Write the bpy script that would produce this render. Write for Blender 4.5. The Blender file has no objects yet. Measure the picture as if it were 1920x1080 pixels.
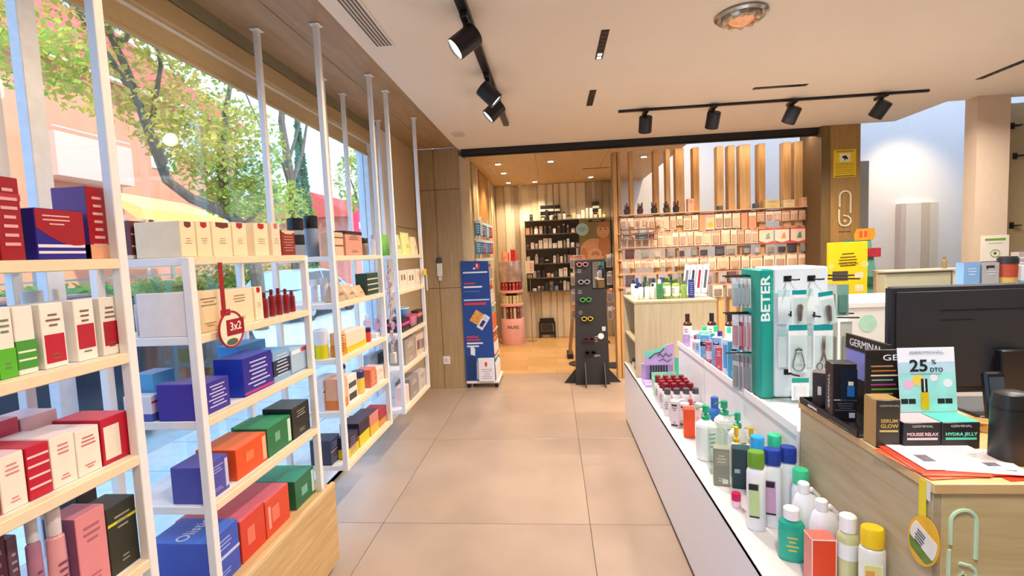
import bpy, bmesh, math, random
from mathutils import Vector, Matrix, Euler
D = bpy.data
SC = bpy.context.scene
COL = SC.collection
PI = math.pi
rnd = random.Random(7)

# ---------------------------------------------------------------- camera, sky, sun, exposure
cam_d = D.cameras.new('camera'); cam = D.objects.new('camera', cam_d); COL.objects.link(cam)
cam_d.sensor_width = 36; cam_d.lens = 900 / 1920 * 36; cam_d.clip_start = .02; cam_d.clip_end = 300
# rows: world x, y, z of the camera's right, up and back axes
CAMR = Matrix(((0.99548297, 0.08499652, -0.04229945), (0.03583739, 0.07616571, 0.99645093), (0.08791663, -0.99346584, 0.07277562)))
Xw, Yw, Zw = Vector((0.99548297, 0.03583739, 0.08791663)), Vector((0.08499652, 0.07616571, -0.99346584)), Vector((-0.04229945, 0.99645093, 0.07277562))
cam.matrix_world = Matrix.Translation((0, 0, 1.57)) @ Matrix((Xw, Yw, Zw)).to_4x4()
SC.camera = cam

def lin(h):
    c = [int(h[i:i + 2], 16) / 255 for i in (0, 2, 4)]
    return tuple((v / 12.92 if v <= .04045 else ((v + .055) / 1.055) ** 2.4) for v in c) + (1,)

W = D.worlds.new('sky'); SC.world = W; W.use_nodes = True
nt = W.node_tree; nt.nodes.clear()
def wn(t): return nt.nodes.new(t)
o = wn('ShaderNodeOutputWorld'); bg = wn('ShaderNodeBackground'); tc = wn('ShaderNodeTexCoord'); nz = wn('ShaderNodeTexNoise'); cr = wn('ShaderNodeValToRGB')
nz.inputs['Scale'].default_value = 3.2; nz.inputs['Detail'].default_value = 6; nz.inputs['Roughness'].default_value = .55
cr.color_ramp.elements[0].position = .46; cr.color_ramp.elements[0].color = lin('6a9cdc')
cr.color_ramp.elements[1].position = .68; cr.color_ramp.elements[1].color = lin('e4efff')
nt.links.new(tc.outputs['Generated'], nz.inputs['Vector']); nt.links.new(nz.outputs['Fac'], cr.inputs['Fac'])
nt.links.new(cr.outputs['Color'], bg.inputs['Color']); nt.links.new(bg.outputs[0], o.inputs[0])
bg.inputs['Strength'].default_value = 3.5

def lamp(name, kind, energy, color, loc, aim=None, parent=None, **k):
    l = D.lights.new(name, kind); l.energy = energy; l.color = lin(color)[:3]
    ob = D.objects.new(name, l); COL.objects.link(ob); ob.location = loc
    for a, v in k.items(): setattr(l, a, v)
    if aim is not None:
        ob.rotation_euler = (Vector(aim) - Vector(loc)).to_track_quat('-Z', 'Y').to_euler()
    return ob
lamp('sun', 'SUN', 4.2, 'fff2dc', (0, 0, 20), (-7.5, 4, 13), angle=.03)
SC.view_settings.view_transform = 'Standard'; SC.view_settings.look = 'None'
SC.view_settings.gamma = 1; SC.view_settings.use_curve_mapping = False
SC.view_settings.exposure = 0.14
WARM = 'ffdcb4'
NEUT = 'fff6ee'
K_LAMP = 0.5

# ---------------------------------------------------------------- materials
MATS = {}
def M(h, rough=.45, metal=0., var=.05, scale=25., spec=.5, emit=0., bump=0.):
    key = (h, rough, metal, var, scale, spec, emit, bump)
    if key in MATS: return MATS[key]
    m = D.materials.new('mat_' + h); m.use_nodes = True; t = m.node_tree; b = t.nodes['Principled BSDF']
    b.inputs['Roughness'].default_value = rough; b.inputs['Metallic'].default_value = metal
    b.inputs['Specular IOR Level'].default_value = spec
    c = lin(h); b.inputs['Base Color'].default_value = c
    if emit:
        b.inputs['Emission Color'].default_value = c; b.inputs['Emission Strength'].default_value = emit
    if var:
        x = t.nodes.new('ShaderNodeTexCoord'); n = t.nodes.new('ShaderNodeTexNoise'); r = t.nodes.new('ShaderNodeValToRGB')
        n.inputs['Scale'].default_value = scale; n.inputs['Detail'].default_value = 2
        lo = tuple(v * (1 - var) for v in c[:3]) + (1,); hi = tuple(min(1, v * (1 + var)) for v in c[:3]) + (1,)
        r.color_ramp.elements[0].color = lo; r.color_ramp.elements[1].color = hi
        r.color_ramp.elements[0].position = .3; r.color_ramp.elements[1].position = .7
        t.links.new(x.outputs['Object'], n.inputs['Vector']); t.links.new(n.outputs['Fac'], r.inputs['Fac']); t.links.new(r.outputs[0], b.inputs['Base Color'])
        if bump:
            bp = t.nodes.new('ShaderNodeBump'); bp.inputs['Strength'].default_value = bump; bp.inputs['Distance'].default_value = .01
            t.links.new(n.outputs['Fac'], bp.inputs['Height']); t.links.new(bp.outputs[0], b.inputs['Normal'])
    MATS[key] = m
    return m

def WOOD(a, b_, axis='z', rough=.5, scale=3., stretch=14.):
    key = ('wood', a, b_, axis, rough, scale, stretch)
    if key in MATS: return MATS[key]
    m = D.materials.new('wood_' + a); m.use_nodes = True; t = m.node_tree; b = t.nodes['Principled BSDF']
    b.inputs['Roughness'].default_value = rough
    x = t.nodes.new('ShaderNodeTexCoord'); mp = t.nodes.new('ShaderNodeMapping'); n = t.nodes.new('ShaderNodeTexNoise'); r = t.nodes.new('ShaderNodeValToRGB')
    s = [stretch] * 3; s['xyz'.index(axis)] = 1.
    mp.inputs['Scale'].default_value = s
    n.inputs['Scale'].default_value = scale; n.inputs['Detail'].default_value = 5; n.inputs['Roughness'].default_value = .6; n.inputs['Distortion'].default_value = .6
    r.color_ramp.elements[0].color = lin(b_); r.color_ramp.elements[1].color = lin(a)
    r.color_ramp.elements[0].position = .3; r.color_ramp.elements[1].position = .68
    t.links.new(x.outputs['Object'], mp.inputs['Vector']); t.links.new(mp.outputs[0], n.inputs['Vector']); t.links.new(n.outputs['Fac'], r.inputs['Fac']); t.links.new(r.outputs[0], b.inputs['Base Color'])
    MATS[key] = m
    return m

def CLEAR(tint='ffffff', gloss=.10, rough=.02):
    """thin clear sheet: lets light straight through, with a mirror-like sheen that grows at grazing angles"""
    key = ('clear', tint, gloss, rough)
    if key in MATS: return MATS[key]
    m = D.materials.new('clear_' + tint); m.use_nodes = True; t = m.node_tree; t.nodes.clear()
    o = t.nodes.new('ShaderNodeOutputMaterial'); mx = t.nodes.new('ShaderNodeMixShader'); tr = t.nodes.new('ShaderNodeBsdfTransparent'); g = t.nodes.new('ShaderNodeBsdfGlossy'); lw = t.nodes.new('ShaderNodeLayerWeight'); mt = t.nodes.new('ShaderNodeMath')
    tr.inputs['Color'].default_value = lin(tint); g.inputs['Roughness'].default_value = rough
    lw.inputs['Blend'].default_value = .25; mt.operation = 'MULTIPLY'; mt.inputs[1].default_value = gloss * 4
    t.links.new(lw.outputs['Fresnel'], mt.inputs[0]); t.links.new(mt.outputs[0], mx.inputs['Fac'])
    t.links.new(tr.outputs[0], mx.inputs[1]); t.links.new(g.outputs[0], mx.inputs[2]); t.links.new(mx.outputs[0], o.inputs[0])
    MATS[key] = m
    return m

def LEAF(h, var=.35, scale=1.2):
    m = D.materials.new('leaf_' + h); m.use_nodes = True; t = m.node_tree; t.nodes.clear()
    o = t.nodes.new('ShaderNodeOutputMaterial'); mx = t.nodes.new('ShaderNodeMixShader'); d = t.nodes.new('ShaderNodeBsdfDiffuse'); tl = t.nodes.new('ShaderNodeBsdfTranslucent')
    x = t.nodes.new('ShaderNodeTexCoord'); n = t.nodes.new('ShaderNodeTexNoise'); r = t.nodes.new('ShaderNodeValToRGB'); c = lin(h)
    n.inputs['Scale'].default_value = scale; n.inputs['Detail'].default_value = 4
    r.color_ramp.elements[0].color = tuple(v * (1 - var) for v in c[:3]) + (1,); r.color_ramp.elements[1].color = tuple(min(1, v * (1 + var)) for v in c[:3]) + (1,)
    r.color_ramp.elements[0].position = .35; r.color_ramp.elements[1].position = .65; mx.inputs['Fac'].default_value = .45
    t.links.new(x.outputs['Object'], n.inputs['Vector']); t.links.new(n.outputs['Fac'], r.inputs['Fac']); t.links.new(r.outputs[0], d.inputs['Color']); t.links.new(r.outputs[0], tl.inputs['Color'])
    t.links.new(d.outputs[0], mx.inputs[1]); t.links.new(tl.outputs[0], mx.inputs[2]); t.links.new(mx.outputs[0], o.inputs[0])
    return m

# ---------------------------------------------------------------- mesh building
class MB:
    def __init__(s): s.v = []; s.f = []
    def add(s, v, f):
        n = len(s.v); s.v += [tuple(p) for p in v]; s.f += [tuple(i + n for i in q) for q in f]; return s
    def box(s, x0, y0, z0, x1, y1, z1):
        v = [(x0, y0, z0), (x1, y0, z0), (x1, y1, z0), (x0, y1, z0), (x0, y0, z1), (x1, y0, z1), (x1, y1, z1), (x0, y1, z1)]
        return s.add(v, [(0, 3, 2, 1), (4, 5, 6, 7), (0, 1, 5, 4), (1, 2, 6, 5), (2, 3, 7, 6), (3, 0, 4, 7)])
    def cbox(s, x0, y0, z0, x1, y1, z1, b=.002):
        b = min(b, (x1 - x0) * .3, (y1 - y0) * .3, (z1 - z0) * .3)
        def ring(i, z):
            X0, X1, Y0, Y1 = x0 + i, x1 - i, y0 + i, y1 - i
            return [(X0 + b, Y0, z), (X1 - b, Y0, z), (X1, Y0 + b, z), (X1, Y1 - b, z), (X1 - b, Y1, z), (X0 + b, Y1, z), (X0, Y1 - b, z), (X0, Y0 + b, z)]
        return s.rings([ring(b, z0), ring(0, z0 + b), ring(0, z1 - b), ring(b, z1)])
    def rings(s, R, cap=True, closed=True):
        n = len(R[0]); v = [p for r in R for p in r]; f = []
        for k in range(len(R) - 1):
            for i in range(n if closed else n - 1):
                j = (i + 1) % n
                f.append((k * n + i, k * n + j, (k + 1) * n + j, (k + 1) * n + i))
        if cap:
            f.append(tuple(range(n - 1, -1, -1))); f.append(tuple(range((len(R) - 1) * n, len(R) * n)))
        return s.add(v, f)
    def loft(s, secs, n=16, cx=0, cy=0):
        """secs: (z, half width, half depth, squareness) stacked upward"""
        R = []
        for q in secs:
            z, a, b = q[:3]; e = q[3] if len(q) > 3 else 2.; ox = q[4] if len(q) > 4 else 0; oy = q[5] if len(q) > 5 else 0
            r = []
            for i in range(n):
                t = 2 * PI * (i + .5) / n; c, d = math.cos(t), math.sin(t)
                r.append((cx + ox + a * math.copysign(abs(c) ** (2 / e), c), cy + oy + b * math.copysign(abs(d) ** (2 / e), d), z))
            R.append(r)
        return s.rings(R)
    def lathe(s, prof, n=16, cx=0, cy=0):
        return s.loft([(z, max(r, 1e-4), max(r, 1e-4)) for r, z in prof], n, cx, cy)
    def tube(s, pts, r, n=6, closed=False):
        P = [Vector(p) for p in pts]; R = []
        up = Vector((0, 0, 1)); N = len(P); prev = None
        for i, p in enumerate(P):
            if closed: t = P[(i + 1) % N] - P[i - 1]
            else: t = P[min(i + 1, N - 1)] - P[max(i - 1, 0)]
            t.normalize()
            if prev is None: a = t.orthogonal().normalized()
            else:
                a = prev - t * prev.dot(t)
                a = a.normalized() if a.length > 1e-6 else t.orthogonal().normalized()
            prev = a; b = t.cross(a); rr = r[i] if isinstance(r, (list, tuple)) else r
            R.append([tuple(p + (a * math.cos(2 * PI * k / n) + b * math.sin(2 * PI * k / n)) * rr) for k in range(n)])
        if closed: R.append(R[0])
        return s.rings(R, cap=not closed)
    def prism(s, poly, y0, y1):
        """polygon in x,z extruded along y"""
        n = len(poly); v = [(x, y0, z) for x, z in poly] + [(x, y1, z) for x, z in poly]
        f = [tuple(range(n)), tuple(range(2 * n - 1, n - 1, -1))] + [(i, i + n, (i + 1) % n + n, (i + 1) % n) for i in range(n)]
        return s.add(v, f)
    def xf(s, m, start=0):
        s.v[start:] = [tuple(m @ Vector(p)) for p in s.v[start:]]; return s
    def mesh(s, name, mat, smooth=True):
        me = D.meshes.new(name); me.from_pydata(s.v, [], s.f)
        if smooth and len(s.f) > 6:
            me.polygons.foreach_set('use_smooth', [True] * len(me.polygons)); me.set_sharp_from_angle(angle=.6)
        if mat: me.materials.append(mat)
        me.update(); return me

def T(x=0, y=0, z=0): return Matrix.Translation((x, y, z))
def RZ(a): return Matrix.Rotation(a, 4, 'Z')
def RX(a): return Matrix.Rotation(a, 4, 'X')
def RY(a): return Matrix.Rotation(a, 4, 'Y')

LABELS = {}
def tag(o, label, cat, group=None):
    if label in LABELS and not group: print('DUP LABEL', label)
    n = len(label.split())
    if n > 16 or n < 4: print('LABEL LENGTH', n, label)
    LABELS[label] = 1
    o['label'] = label; o['category'] = cat
    if group: o['group'] = group
    return o
def link(name, data, parent=None):
    o = D.objects.new(name, data); COL.objects.link(o)
    if parent is not None: o.parent = parent
    return o
def obj(name, mb, mat, parent=None, smooth=True):
    o = link(name, mb.mesh(name, mat, smooth), parent)
    if name in ('printed_lines', 'printed_text', 'small_lettering'): o['kind'] = 'stuff'
    return o
def struct(name, mb, mat, parent=None, smooth=True):
    o = obj(name, mb, mat, parent, smooth)
    if parent is None: o['kind'] = 'structure'
    return o
def thing(name, label, cat, loc=(0, 0, 0), rz=0, group=None):
    o = link(name, None); o.location = loc; o.rotation_euler = (0, 0, rz); o.empty_display_size = .05
    return tag(o, label, cat, group)
def at(o, x, y, z, rz=0, tilt=None):
    o.location = (x, y, z); o.rotation_euler = (tilt[0], tilt[1], rz) if tilt else (0, 0, rz); return o
def dup(root, loc=None, rz=None, label=None, cat=None, group=None):
    r = root.copy(); COL.objects.link(r)
    for ch in root.children:
        c = ch.copy(); COL.objects.link(c); c.parent = r
        for g in ch.children:
            d = g.copy(); COL.objects.link(d); d.parent = c
    if loc is not None: r.location = loc
    if rz is not None: r.rotation_euler = (0, 0, rz)
    if label: tag(r, label, cat or root['category'], group)
    return r
ORD = ['first', 'second', 'third', 'fourth', 'fifth', 'sixth', 'seventh', 'eighth', 'ninth', 'tenth', 'eleventh', 'twelfth', 'thirteenth', 'fourteenth', 'fifteenth', 'sixteenth', 'seventeenth', 'eighteenth', 'nineteenth', 'twentieth',
       'twenty-first', 'twenty-second', 'twenty-third', 'twenty-fourth', 'twenty-fifth', 'twenty-sixth', 'twenty-seventh', 'twenty-eighth', 'twenty-ninth', 'thirtieth', 'thirty-first', 'thirty-second', 'thirty-third', 'thirty-fourth', 'thirty-fifth']

TEXTC = {}
def text(name, body, size, mat, parent, loc, face='-y', roll=0., ext=.0004, width=None, align='CENTER', bold=0., flat=0.):
    """lettering as a thin mesh; face: the way it looks; width: squeeze or stretch to that width"""
    key = (body, align, bold)
    if key not in TEXTC:
        c = D.curves.new('lettering', 'FONT'); c.body = body; c.size = 1; c.align_x = align; c.align_y = 'CENTER'; c.extrude = .02; c.resolution_u = 3; c.offset = bold
        ob = D.objects.new('lettering', c); me = D.meshes.new_from_object(ob)
        TEXTC[key] = me; D.objects.remove(ob)
    me = TEXTC[key].copy(); me.materials.clear(); me.materials.append(mat)
    xs = [v.co.x for v in me.vertices]; w = max(xs) - min(xs)
    sx = size if width is None else width / w
    m = {'-y': RX(PI / 2), '-x': RZ(-PI / 2) @ RX(PI / 2), '+x': RZ(PI / 2) @ RX(PI / 2), '+z': Matrix.Identity(4)}[face]
    me.transform(T(*loc) @ m @ RZ(roll) @ Matrix.Diagonal((sx, size, ext / .02, 1)))
    return link(name, me, parent)
# ---------------------------------------------------------------- product builders: base at z = 0, front looks to -y
def bars(mb, x0, x1, z0, z1, y, n, seed=0, frac=.35, ragged=True):
    r = random.Random(seed); p = (z1 - z0) / n
    for i in range(n):
        w = (x1 - x0) * (r.uniform(.5, 1) if ragged else 1); c = (x0 + x1) / 2
        zz = z1 - p * (i + .5)
        mb.box(c - w / 2, y - .0005, zz - p * frac / 2, c + w / 2, y, zz + p * frac / 2)
    return mb
def carton(w, d, h, col, deco=(), rough=.38, seed=0, name='carton'):
    root = obj(name, MB().cbox(-w / 2, 0, 0, w / 2, d, h, .0016), M(col, rough, var=.03))
    e = .0006
    for k, q in enumerate(deco):
        a = q.split(':'); n = a[0]; p = a[1].split(',') if len(a) > 1 else []
        X = lambda u: -w / 2 + w * float(u)
        Z = lambda v: h * float(v)
        if n in ('lines', 'lines2'):
            mb = MB()
            if n == 'lines': bars(mb, -w * .38, w * .38, h * .14, h * .9, -e * 1.4, 7, seed + k)
            else:
                bars(mb, -w * .3, w * .3, h * .62, h * .86, -e * 1.4, 3, seed + k); bars(mb, -w * .22, w * .22, h * .12, h * .24, -e * 1.4, 2, seed + k + 5)
            obj('printed_lines', mb, M(p[0], rough, var=0), root, False)
        elif n == 'band':
            obj('printed_band', MB().box(-w / 2 - e, -e, max(.0008, Z(p[0])), w / 2 + e, d + e, min(h - .0008, Z(p[1]))), M(p[2], rough, var=0), root, False)
        elif n == 'stripe':
            obj('printed_stripe', MB().box(-w / 2 + .002, -e * 1.2, Z(p[0]), w / 2 - .002, 0, Z(p[1])), M(p[2], rough, var=0), root, False)
        elif n == 'panel':
            obj('printed_panel', MB().box(X(p[0]), -e * 1.2, Z(p[2]), X(p[1]), 0, Z(p[3])), M(p[4], rough, var=0), root, False)
        elif n == 'top':
            obj('top_flap', MB().box(-w / 2 + .001, .001, h, w / 2 - .001, d - .001, h + .0008), M(p[0], rough, var=.05), root, False)
        elif n == 'left':
            obj('side_panel', MB().box(-w / 2 - e, .0015, .0015, -w / 2, d - .0015, h - .0015), M(p[0], rough, var=.03), root, False)
        elif n in ('tab', 'tabw'):
            u0, u1 = (.3, .72) if n == 'tab' else (.2, .85)
            obj('printed_tab', MB().prism([(X(u0), h * .985), (X(u0), h * .86), (X((u0 + u1) / 2), h * .81), (X(u1), h * .86), (X(u1), h * .985)], -e * 1.2, 0), M(p[0], rough, var=0), root, False)
            obj('printed_lines', bars(MB(), -w * .28, w * .28, h * .35, h * .55, -e * 1.2, 3, seed + k, .2), M('b09468', rough, var=0), root, False)
        elif n == 'notch':
            obj('printed_notch', MB().prism([(X(.02), h * .99), (X(.02), h * .93), (X(.5), h * .82), (X(.98), h * .93), (X(.98), h * .99)], -e * 1.2, 0), M(p[0], rough, var=0), root, False)
        elif n == 'swoosh':
            pts = [(X(0.01), h * .985), (X(.01), h * .62)] + [(X(.01 + .98 * t / 8), h * (.62 - .34 * math.sin(t / 8 * PI * .62))) for t in range(1, 9)] + [(X(.99), h * .985)]
            obj('printed_sweep', MB().prism(pts, -e * 1.4, 0), M(p[0], rough, var=0), root, False)
            obj('printed_lines', bars(MB(), -w * .36, w * .2, h * .66, h * .9, -e * 2, 3, seed), M('e8b4b4', rough, var=0), root, False)
    return root

def _opts(deco):
    r = {}
    for q in deco:
        a = q.split(':'); r[a[0]] = a[1] if len(a) > 1 else True
    return r
def bottle(w, h, col, cap='ffffff', d=None, label=None, e=2., sh=.22, capf=.2, neck=.42, rough=.25, mat=None, lblz=(.12, .62), name='bottle', lines=None, cap_shape='round'):
    a = w / 2; b = (d or w) / 2; zc = h * (1 - capf); zs = zc - h * sh * .55
    root = obj(name, MB().loft([(0, a * .9, b * .9, e), (.004, a, b, e), (zs, a, b, e), (zs + (zc - zs) * .45, a * .92, b * .92, e), (zc - .004, a * (neck + .12), b * (neck + .12), 2), (zc, a * neck, b * neck, 2)], 18), mat or M(col, rough, var=.02))
    cm = M(cap, .3, var=.02); ca = a * neck * 1.25
    mb = MB()
    if cap_shape == 'flip': ca = a * .88; cb = b * .92; mb.loft([(zc, ca, cb, e), (h - .006, ca, cb, e), (h, ca * .9, cb * .9, e)], 18)
    elif cap_shape == 'pump':
        mb.lathe([(ca, zc), (ca, zc + h * .06), (ca * .8, zc + h * .07), (ca * .3, zc + h * .075), (ca * .3, zc + h * .12), (ca * .75, zc + h * .125), (ca * .75, h - .002), (ca * .5, h)], 14)
        mb.tube([(0, 0, h - h * .03), (-a * .9, 0, h - h * .03), (-a * 1.15, 0, h - h * .05)], h * .014, 6)
    else: mb.lathe([(ca, zc), (ca, h - .003), (ca * .85, h)], 16)
    obj('cap', mb, cm, root)
    if label:
        q = .0007
        obj('label', MB().loft([(h * lblz[0], a + q, b + q, e), (h * lblz[1], a + q, b + q, e)], 18), M(label, .4, var=.02), root)
        if lines:
            z0, z1 = h * lblz[0], h * lblz[1]
            obj('printed_lines', bars(MB(), -a * .5, a * .5, z0 + (z1 - z0) * .25, z1 - (z1 - z0) * .15, -b - q, 4, int(w * 1e4)), M(lines, .4, var=0), root, False)
    return root
def jar(w, h, col, cap='202020', d=None, label=None, name='jar', capf=.3, band=None):
    a = w / 2; b = (d or w) / 2; zc = h * (1 - capf)
    root = obj(name, MB().loft([(0, a * .92, b * .92), (.004, a, b), (zc - .006, a, b), (zc, a * .88, b * .88)], 18), M(col, .28, var=.02))
    obj('lid', MB().loft([(zc, a * 1.02, b * 1.02), (h - .004, a * 1.02, b * 1.02), (h, a * .94, b * .94)], 18), M(cap, .3, var=.02), root)
    if band: obj('label_band', MB().loft([(zc * .45, a + .0007, b + .0007), (zc * .82, a + .0007, b + .0007)], 18), M(band, .4, var=0), root)
    return root
def tube(w, h, col, cap='dddddd', name='tube', d=None):
    a = w / 2; b = (d or w * .8) / 2
    root = obj(name, MB().loft([(0, a, b * .25, 3), (h * .04, a, b * .3, 3), (h * .45, a * .95, b * .8), (h * .72, a * .86, b * .86), (h * .75, a * .5, b * .5)], 16), M(col, .35, var=.02))
    obj('cap', MB().lathe([(a * .62, h * .75), (a * .66, h * .985), (a * .6, h)], 14), M(cap, .3, var=.02), root)
    obj('printed_lines', bars(MB(), -a * .5, a * .5, h * .3, h * .5, -b * .86, 3, int(h * 1e4)), M('7a4050', .4, var=0), root, False)
    return root
def tub(w, h, col, cap, name='tub', band=None):
    a = w / 2
    root = obj(name, MB().lathe([(a * .86, 0), (a * .88, .004), (a * .97, h * .86)], 20), M(col, .35, var=.02))
    obj('lid', MB().lathe([(a * 1.03, h * .82), (a * 1.03, h * .96), (a * .92, h * .965), (a * .9, h)], 20), M(cap, .35, var=.02), root)
    if band: obj('label_band', MB().lathe([(a * .945, h * .48), (a * .985, h * .82)], 20), M(band, .4, var=0), root)
    return root
def pouch(w, h, d, col, deco=(), name='pouch'):
    o = _opts(deco); a = w / 2; b = d / 2
    root = obj(name, MB().loft([(0, a * .92, b, 3, 0, b), (h * .12, a, b, 3, 0, b), (h * .55, a * .97, b * .7, 3, 0, b), (h * .86, a * .98, b * .16, 4, 0, b), (h, a * .98, .0015, 6, 0, b)], 16), M(col, .4, var=.06))
    if 'top' in o: obj('seal', MB().box(-a * .98, b - .0022, h * .9, a * .98, b + .0022, h * .99), M(o['top'], .4, var=.02), root)
    if 'lines2' in o: obj('printed_lines', bars(MB(), -a * .5, a * .5, h * .3, h * .5, b * .12, 3, int(w * 1e4), .3), M(o['lines2'], .4, var=0), root, False)
    return root
def bowl(w, h, col, name='bowl'):
    a = w / 2
    root = obj(name, MB().lathe([(a * .5, 0), (a * .55, .004), (a * .85, h * .5), (a, h), (a * .95, h), (a * .8, h * .55), (a * .5, h * .15), (.001, h * .12)], 20), M(col, .35, var=.02))
    obj('rim', MB().tube([(a * math.cos(t * PI / 12), a * math.sin(t * PI / 12), h) for t in range(24)], .004, 6, True), M('f0f0f0', .4, var=0), root)
    return root
def hang_card(w, h, col, head=None, prod=None, seed=0, name='blister_pack', d=.012, pcol='8a7868', thick=.0012, hh=.16):
    """pack hung from a hook: hole at the origin, pack hangs down"""
    r = random.Random(seed)
    root = obj(name, MB().cbox(-w / 2, 0, -h, w / 2, thick, .008, .0005), M(col, .45, var=.05))
    if head: obj('header_print', MB().box(-w / 2 + .001, -.0006, -h * hh, w / 2 - .001, 0, .006), M(head, .4, var=0), root, False)
    if prod == 'blister':
        obj('blister', MB().loft([(-h * .88, w * .34, d, 3), (-h * .84, w * .38, d, 3), (-h * .32, w * .38, d, 3), (-h * .28, w * .32, d, 3)], 12, 0, 0), M(pcol, .3, var=.06), root)
    elif prod == 'lines':
        obj('printed_lines', bars(MB(), -w * .35, w * .35, -h * .85, -h * .25, -.0004, 4, seed), M(pcol, .4, var=0), root, False)
    return root

PLACED = []
def atf(o, x, y, z, rz, r, d=0., x0=.858, x1=1.44, y0=1.3, y1=3.42):
    """stand o at x, y or at the nearest free spot on the same surface"""
    for k in range(900):
        q = .0035 * math.sqrt(k); a = 2.4 * k; xx, yy = x + q * math.cos(a), y + q * math.sin(a)
        if xx - r < x0 or xx + r > x1 or yy - r < y0 or yy + r > y1: continue
        if all((xx - p[0]) ** 2 + (yy - p[1]) ** 2 > (r + p[2] + .0015) ** 2 for p in PLACED if abs(p[3] - z) < .05):
            break
    PLACED.append((xx, yy, r, z)); return at(o, xx + d / 2 * math.sin(rz), yy - d / 2 * math.cos(rz), z, rz)
# ---------------------------------------------------------------- room shell
WOODV = WOOD('b79d76', 'a58b62', 'z'); WOODX = WOOD('b4936c', 'a07e5a', 'y', scale=2.2, stretch=9)
PALE = M('f2ede4', .5, var=.02); WHITE = M('f1efee', .35, var=.015); WARM_LIP = M('f2dcb8', .4, var=.03)
CEIL = M('eee2d2', .8, var=.015, scale=2)
OPAL = LEAF('f4f6f8', .01, 1.); OPAL.name = 'opal_glazing'; OPAL.node_tree.nodes['Mix Shader'].inputs['Fac'].default_value = .9
BLACK = M('17161a', .4, var=.05); DARK = M('2a2a2e', .5, var=.06); CHROME = M('c8c8cc', .2, metal=1.)
# floor tiles
fl = struct('floor', MB().box(-1.66, -3, -.12, 8, 9.2, -.012), M('9a8876', .7))
tm = M('b29b87', .3, var=.10, scale=2.2, spec=.5); tmesh = {}
gx = [-1.66, -1.065] + [-1.065 + 1.22 * k for k in range(1, 8)]
gy = [-3, -1.14, .13, 1.40, 2.67, 3.94, 5.30, 6.12]
for i in range(len(gx) - 1):
    for j in range(len(gy) - 1):
        wx, wy = gx[i + 1] - gx[i] - .004, gy[j + 1] - gy[j] - .004
        k = (round(wx, 3), round(wy, 3))
        if k not in tmesh: tmesh[k] = MB().cbox(-wx / 2, -wy / 2, -.012, wx / 2, wy / 2, 0, .0015).mesh('tile', tm)
        t_ = link('tile', tmesh[k], fl); t_.location = ((gx[i] + gx[i + 1]) / 2, (gy[j] + gy[j + 1]) / 2, 0)
pm = [WOOD('d8b078', 'c89c62', 'x', .35), WOOD('d2a870', 'c09458', 'x', .35)]
pmesh = [MB().cbox(-.648, -.098, -.012, .648, .098, 0, .001).mesh('plank', q) for q in pm]
for j in range(14):
    for i in range(7):
        q = link('plank', pmesh[(i + j) % 2], fl); q.location = (-.66 + 1.3 * i - .4 * (j % 3), 6.225 + .2 * j, 0)
# ceiling
cl = struct('ceiling', MB().box(-1.04, -3, 2.77, 3.6, 5.45, 2.95).box(3.6, -3, 2.77, 8, 4.78, 2.95).box(-1.04, 5.45, 2.77, 3.2, 5.62, 2.95), CEIL)
struct('roof_slab', MB().box(-1.8, -3, 2.95, 8, 9.2, 3.05).box(-1.8, -3, 3.05, 8, 5.5, 3.9) if False else MB().box(-1.8, -3, 2.955, 3.55, 5.6, 3.25).box(3.55, -3, 2.955, 8.2, 4.74, 3.25), M('d8d4cc', .8))  # unseen roof slab over the ceiling, put in to block the sun
so = struct('ceiling_soffit', MB().box(-1.64, -2.5, 2.812, -1.04, 5.52, 2.90), M('6a5038', .8))
for x0, x1 in ((-1.64, -1.335), (-1.331, -1.042)):
    for y0 in (-2.5, -.3, 1.9, 4.1):
        obj('wood_panel', MB().cbox(x0, y0 + .003, 2.800, x1, min(y0 + 2.2, 5.52) - .001, 2.813, .001), WOODX, so)
# left wall: low wall, window, head
struct('wall_left', MB().box(-1.80, -3, -.1, -1.62, 4.38, .03).box(-1.80, 4.42, -.1, -1.60, 5.52, 2.95).box(-1.80, -3, 2.62, -1.66, 4.42, 2.95), M('efece8', .6, var=.02))
w1 = struct('window_1', MB().box(-1.72, -3, .0, -1.62, 4.42, .035), M('dfe3ea', .4))
obj('window_frame', MB().box(-1.74, 4.34, .035, -1.66, 4.42, 2.62).box(-1.74, -3, .035, -1.67, 4.34, .085), M('e8ecf2', .4), w1)
obj('mullion', MB().cbox(-1.70, 1.44, .085, -1.66, 1.50, 2.62, .003), M('e4ebf4', .4), w1)
obj('pane', MB().box(-1.708, -3, .085, -1.700, 4.34, 2.62), CLEAR('f8fdfb', .06), w1)
hd = struct('pocket_shade', MB().box(-1.655, -2.5, 2.735, -1.625, 4.42, 2.80), M('8c8468', .7, var=.03))  # dull green band paints the shade inside the blind pocket
bl = thing('roller_blind', 'tan roller blind rolled up along the head of the shop window', 'blind', (-1.66, 1, 2.62))
obj('cassette', MB().cbox(-.03, -3.4, .012, .03, 3.4, .114, .006), M('c4aa7c', .6, var=.03), bl)
obj('fabric', MB().box(-.012, -3.38, -.085, -.008, 3.38, .012), M('c8b084', .75, var=.03), bl)
obj('bottom_bar', MB().cbox(-.02, -3.38, -.105, 0, 3.38, -.082, .004), M('c2a878', .6, var=.03), bl)
# beige return panel between the window and the column
rp = struct('wall_left_return', MB().box(-1.60, 4.80, 0, -1.575, 5.52, 2.80), M('cdb48c', .6, var=.04))
obj('panel_joint', MB().box(-1.574, 4.82, 1.885, -1.570, 5.5, 1.893), M('8c7450', .6), rp)
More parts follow.
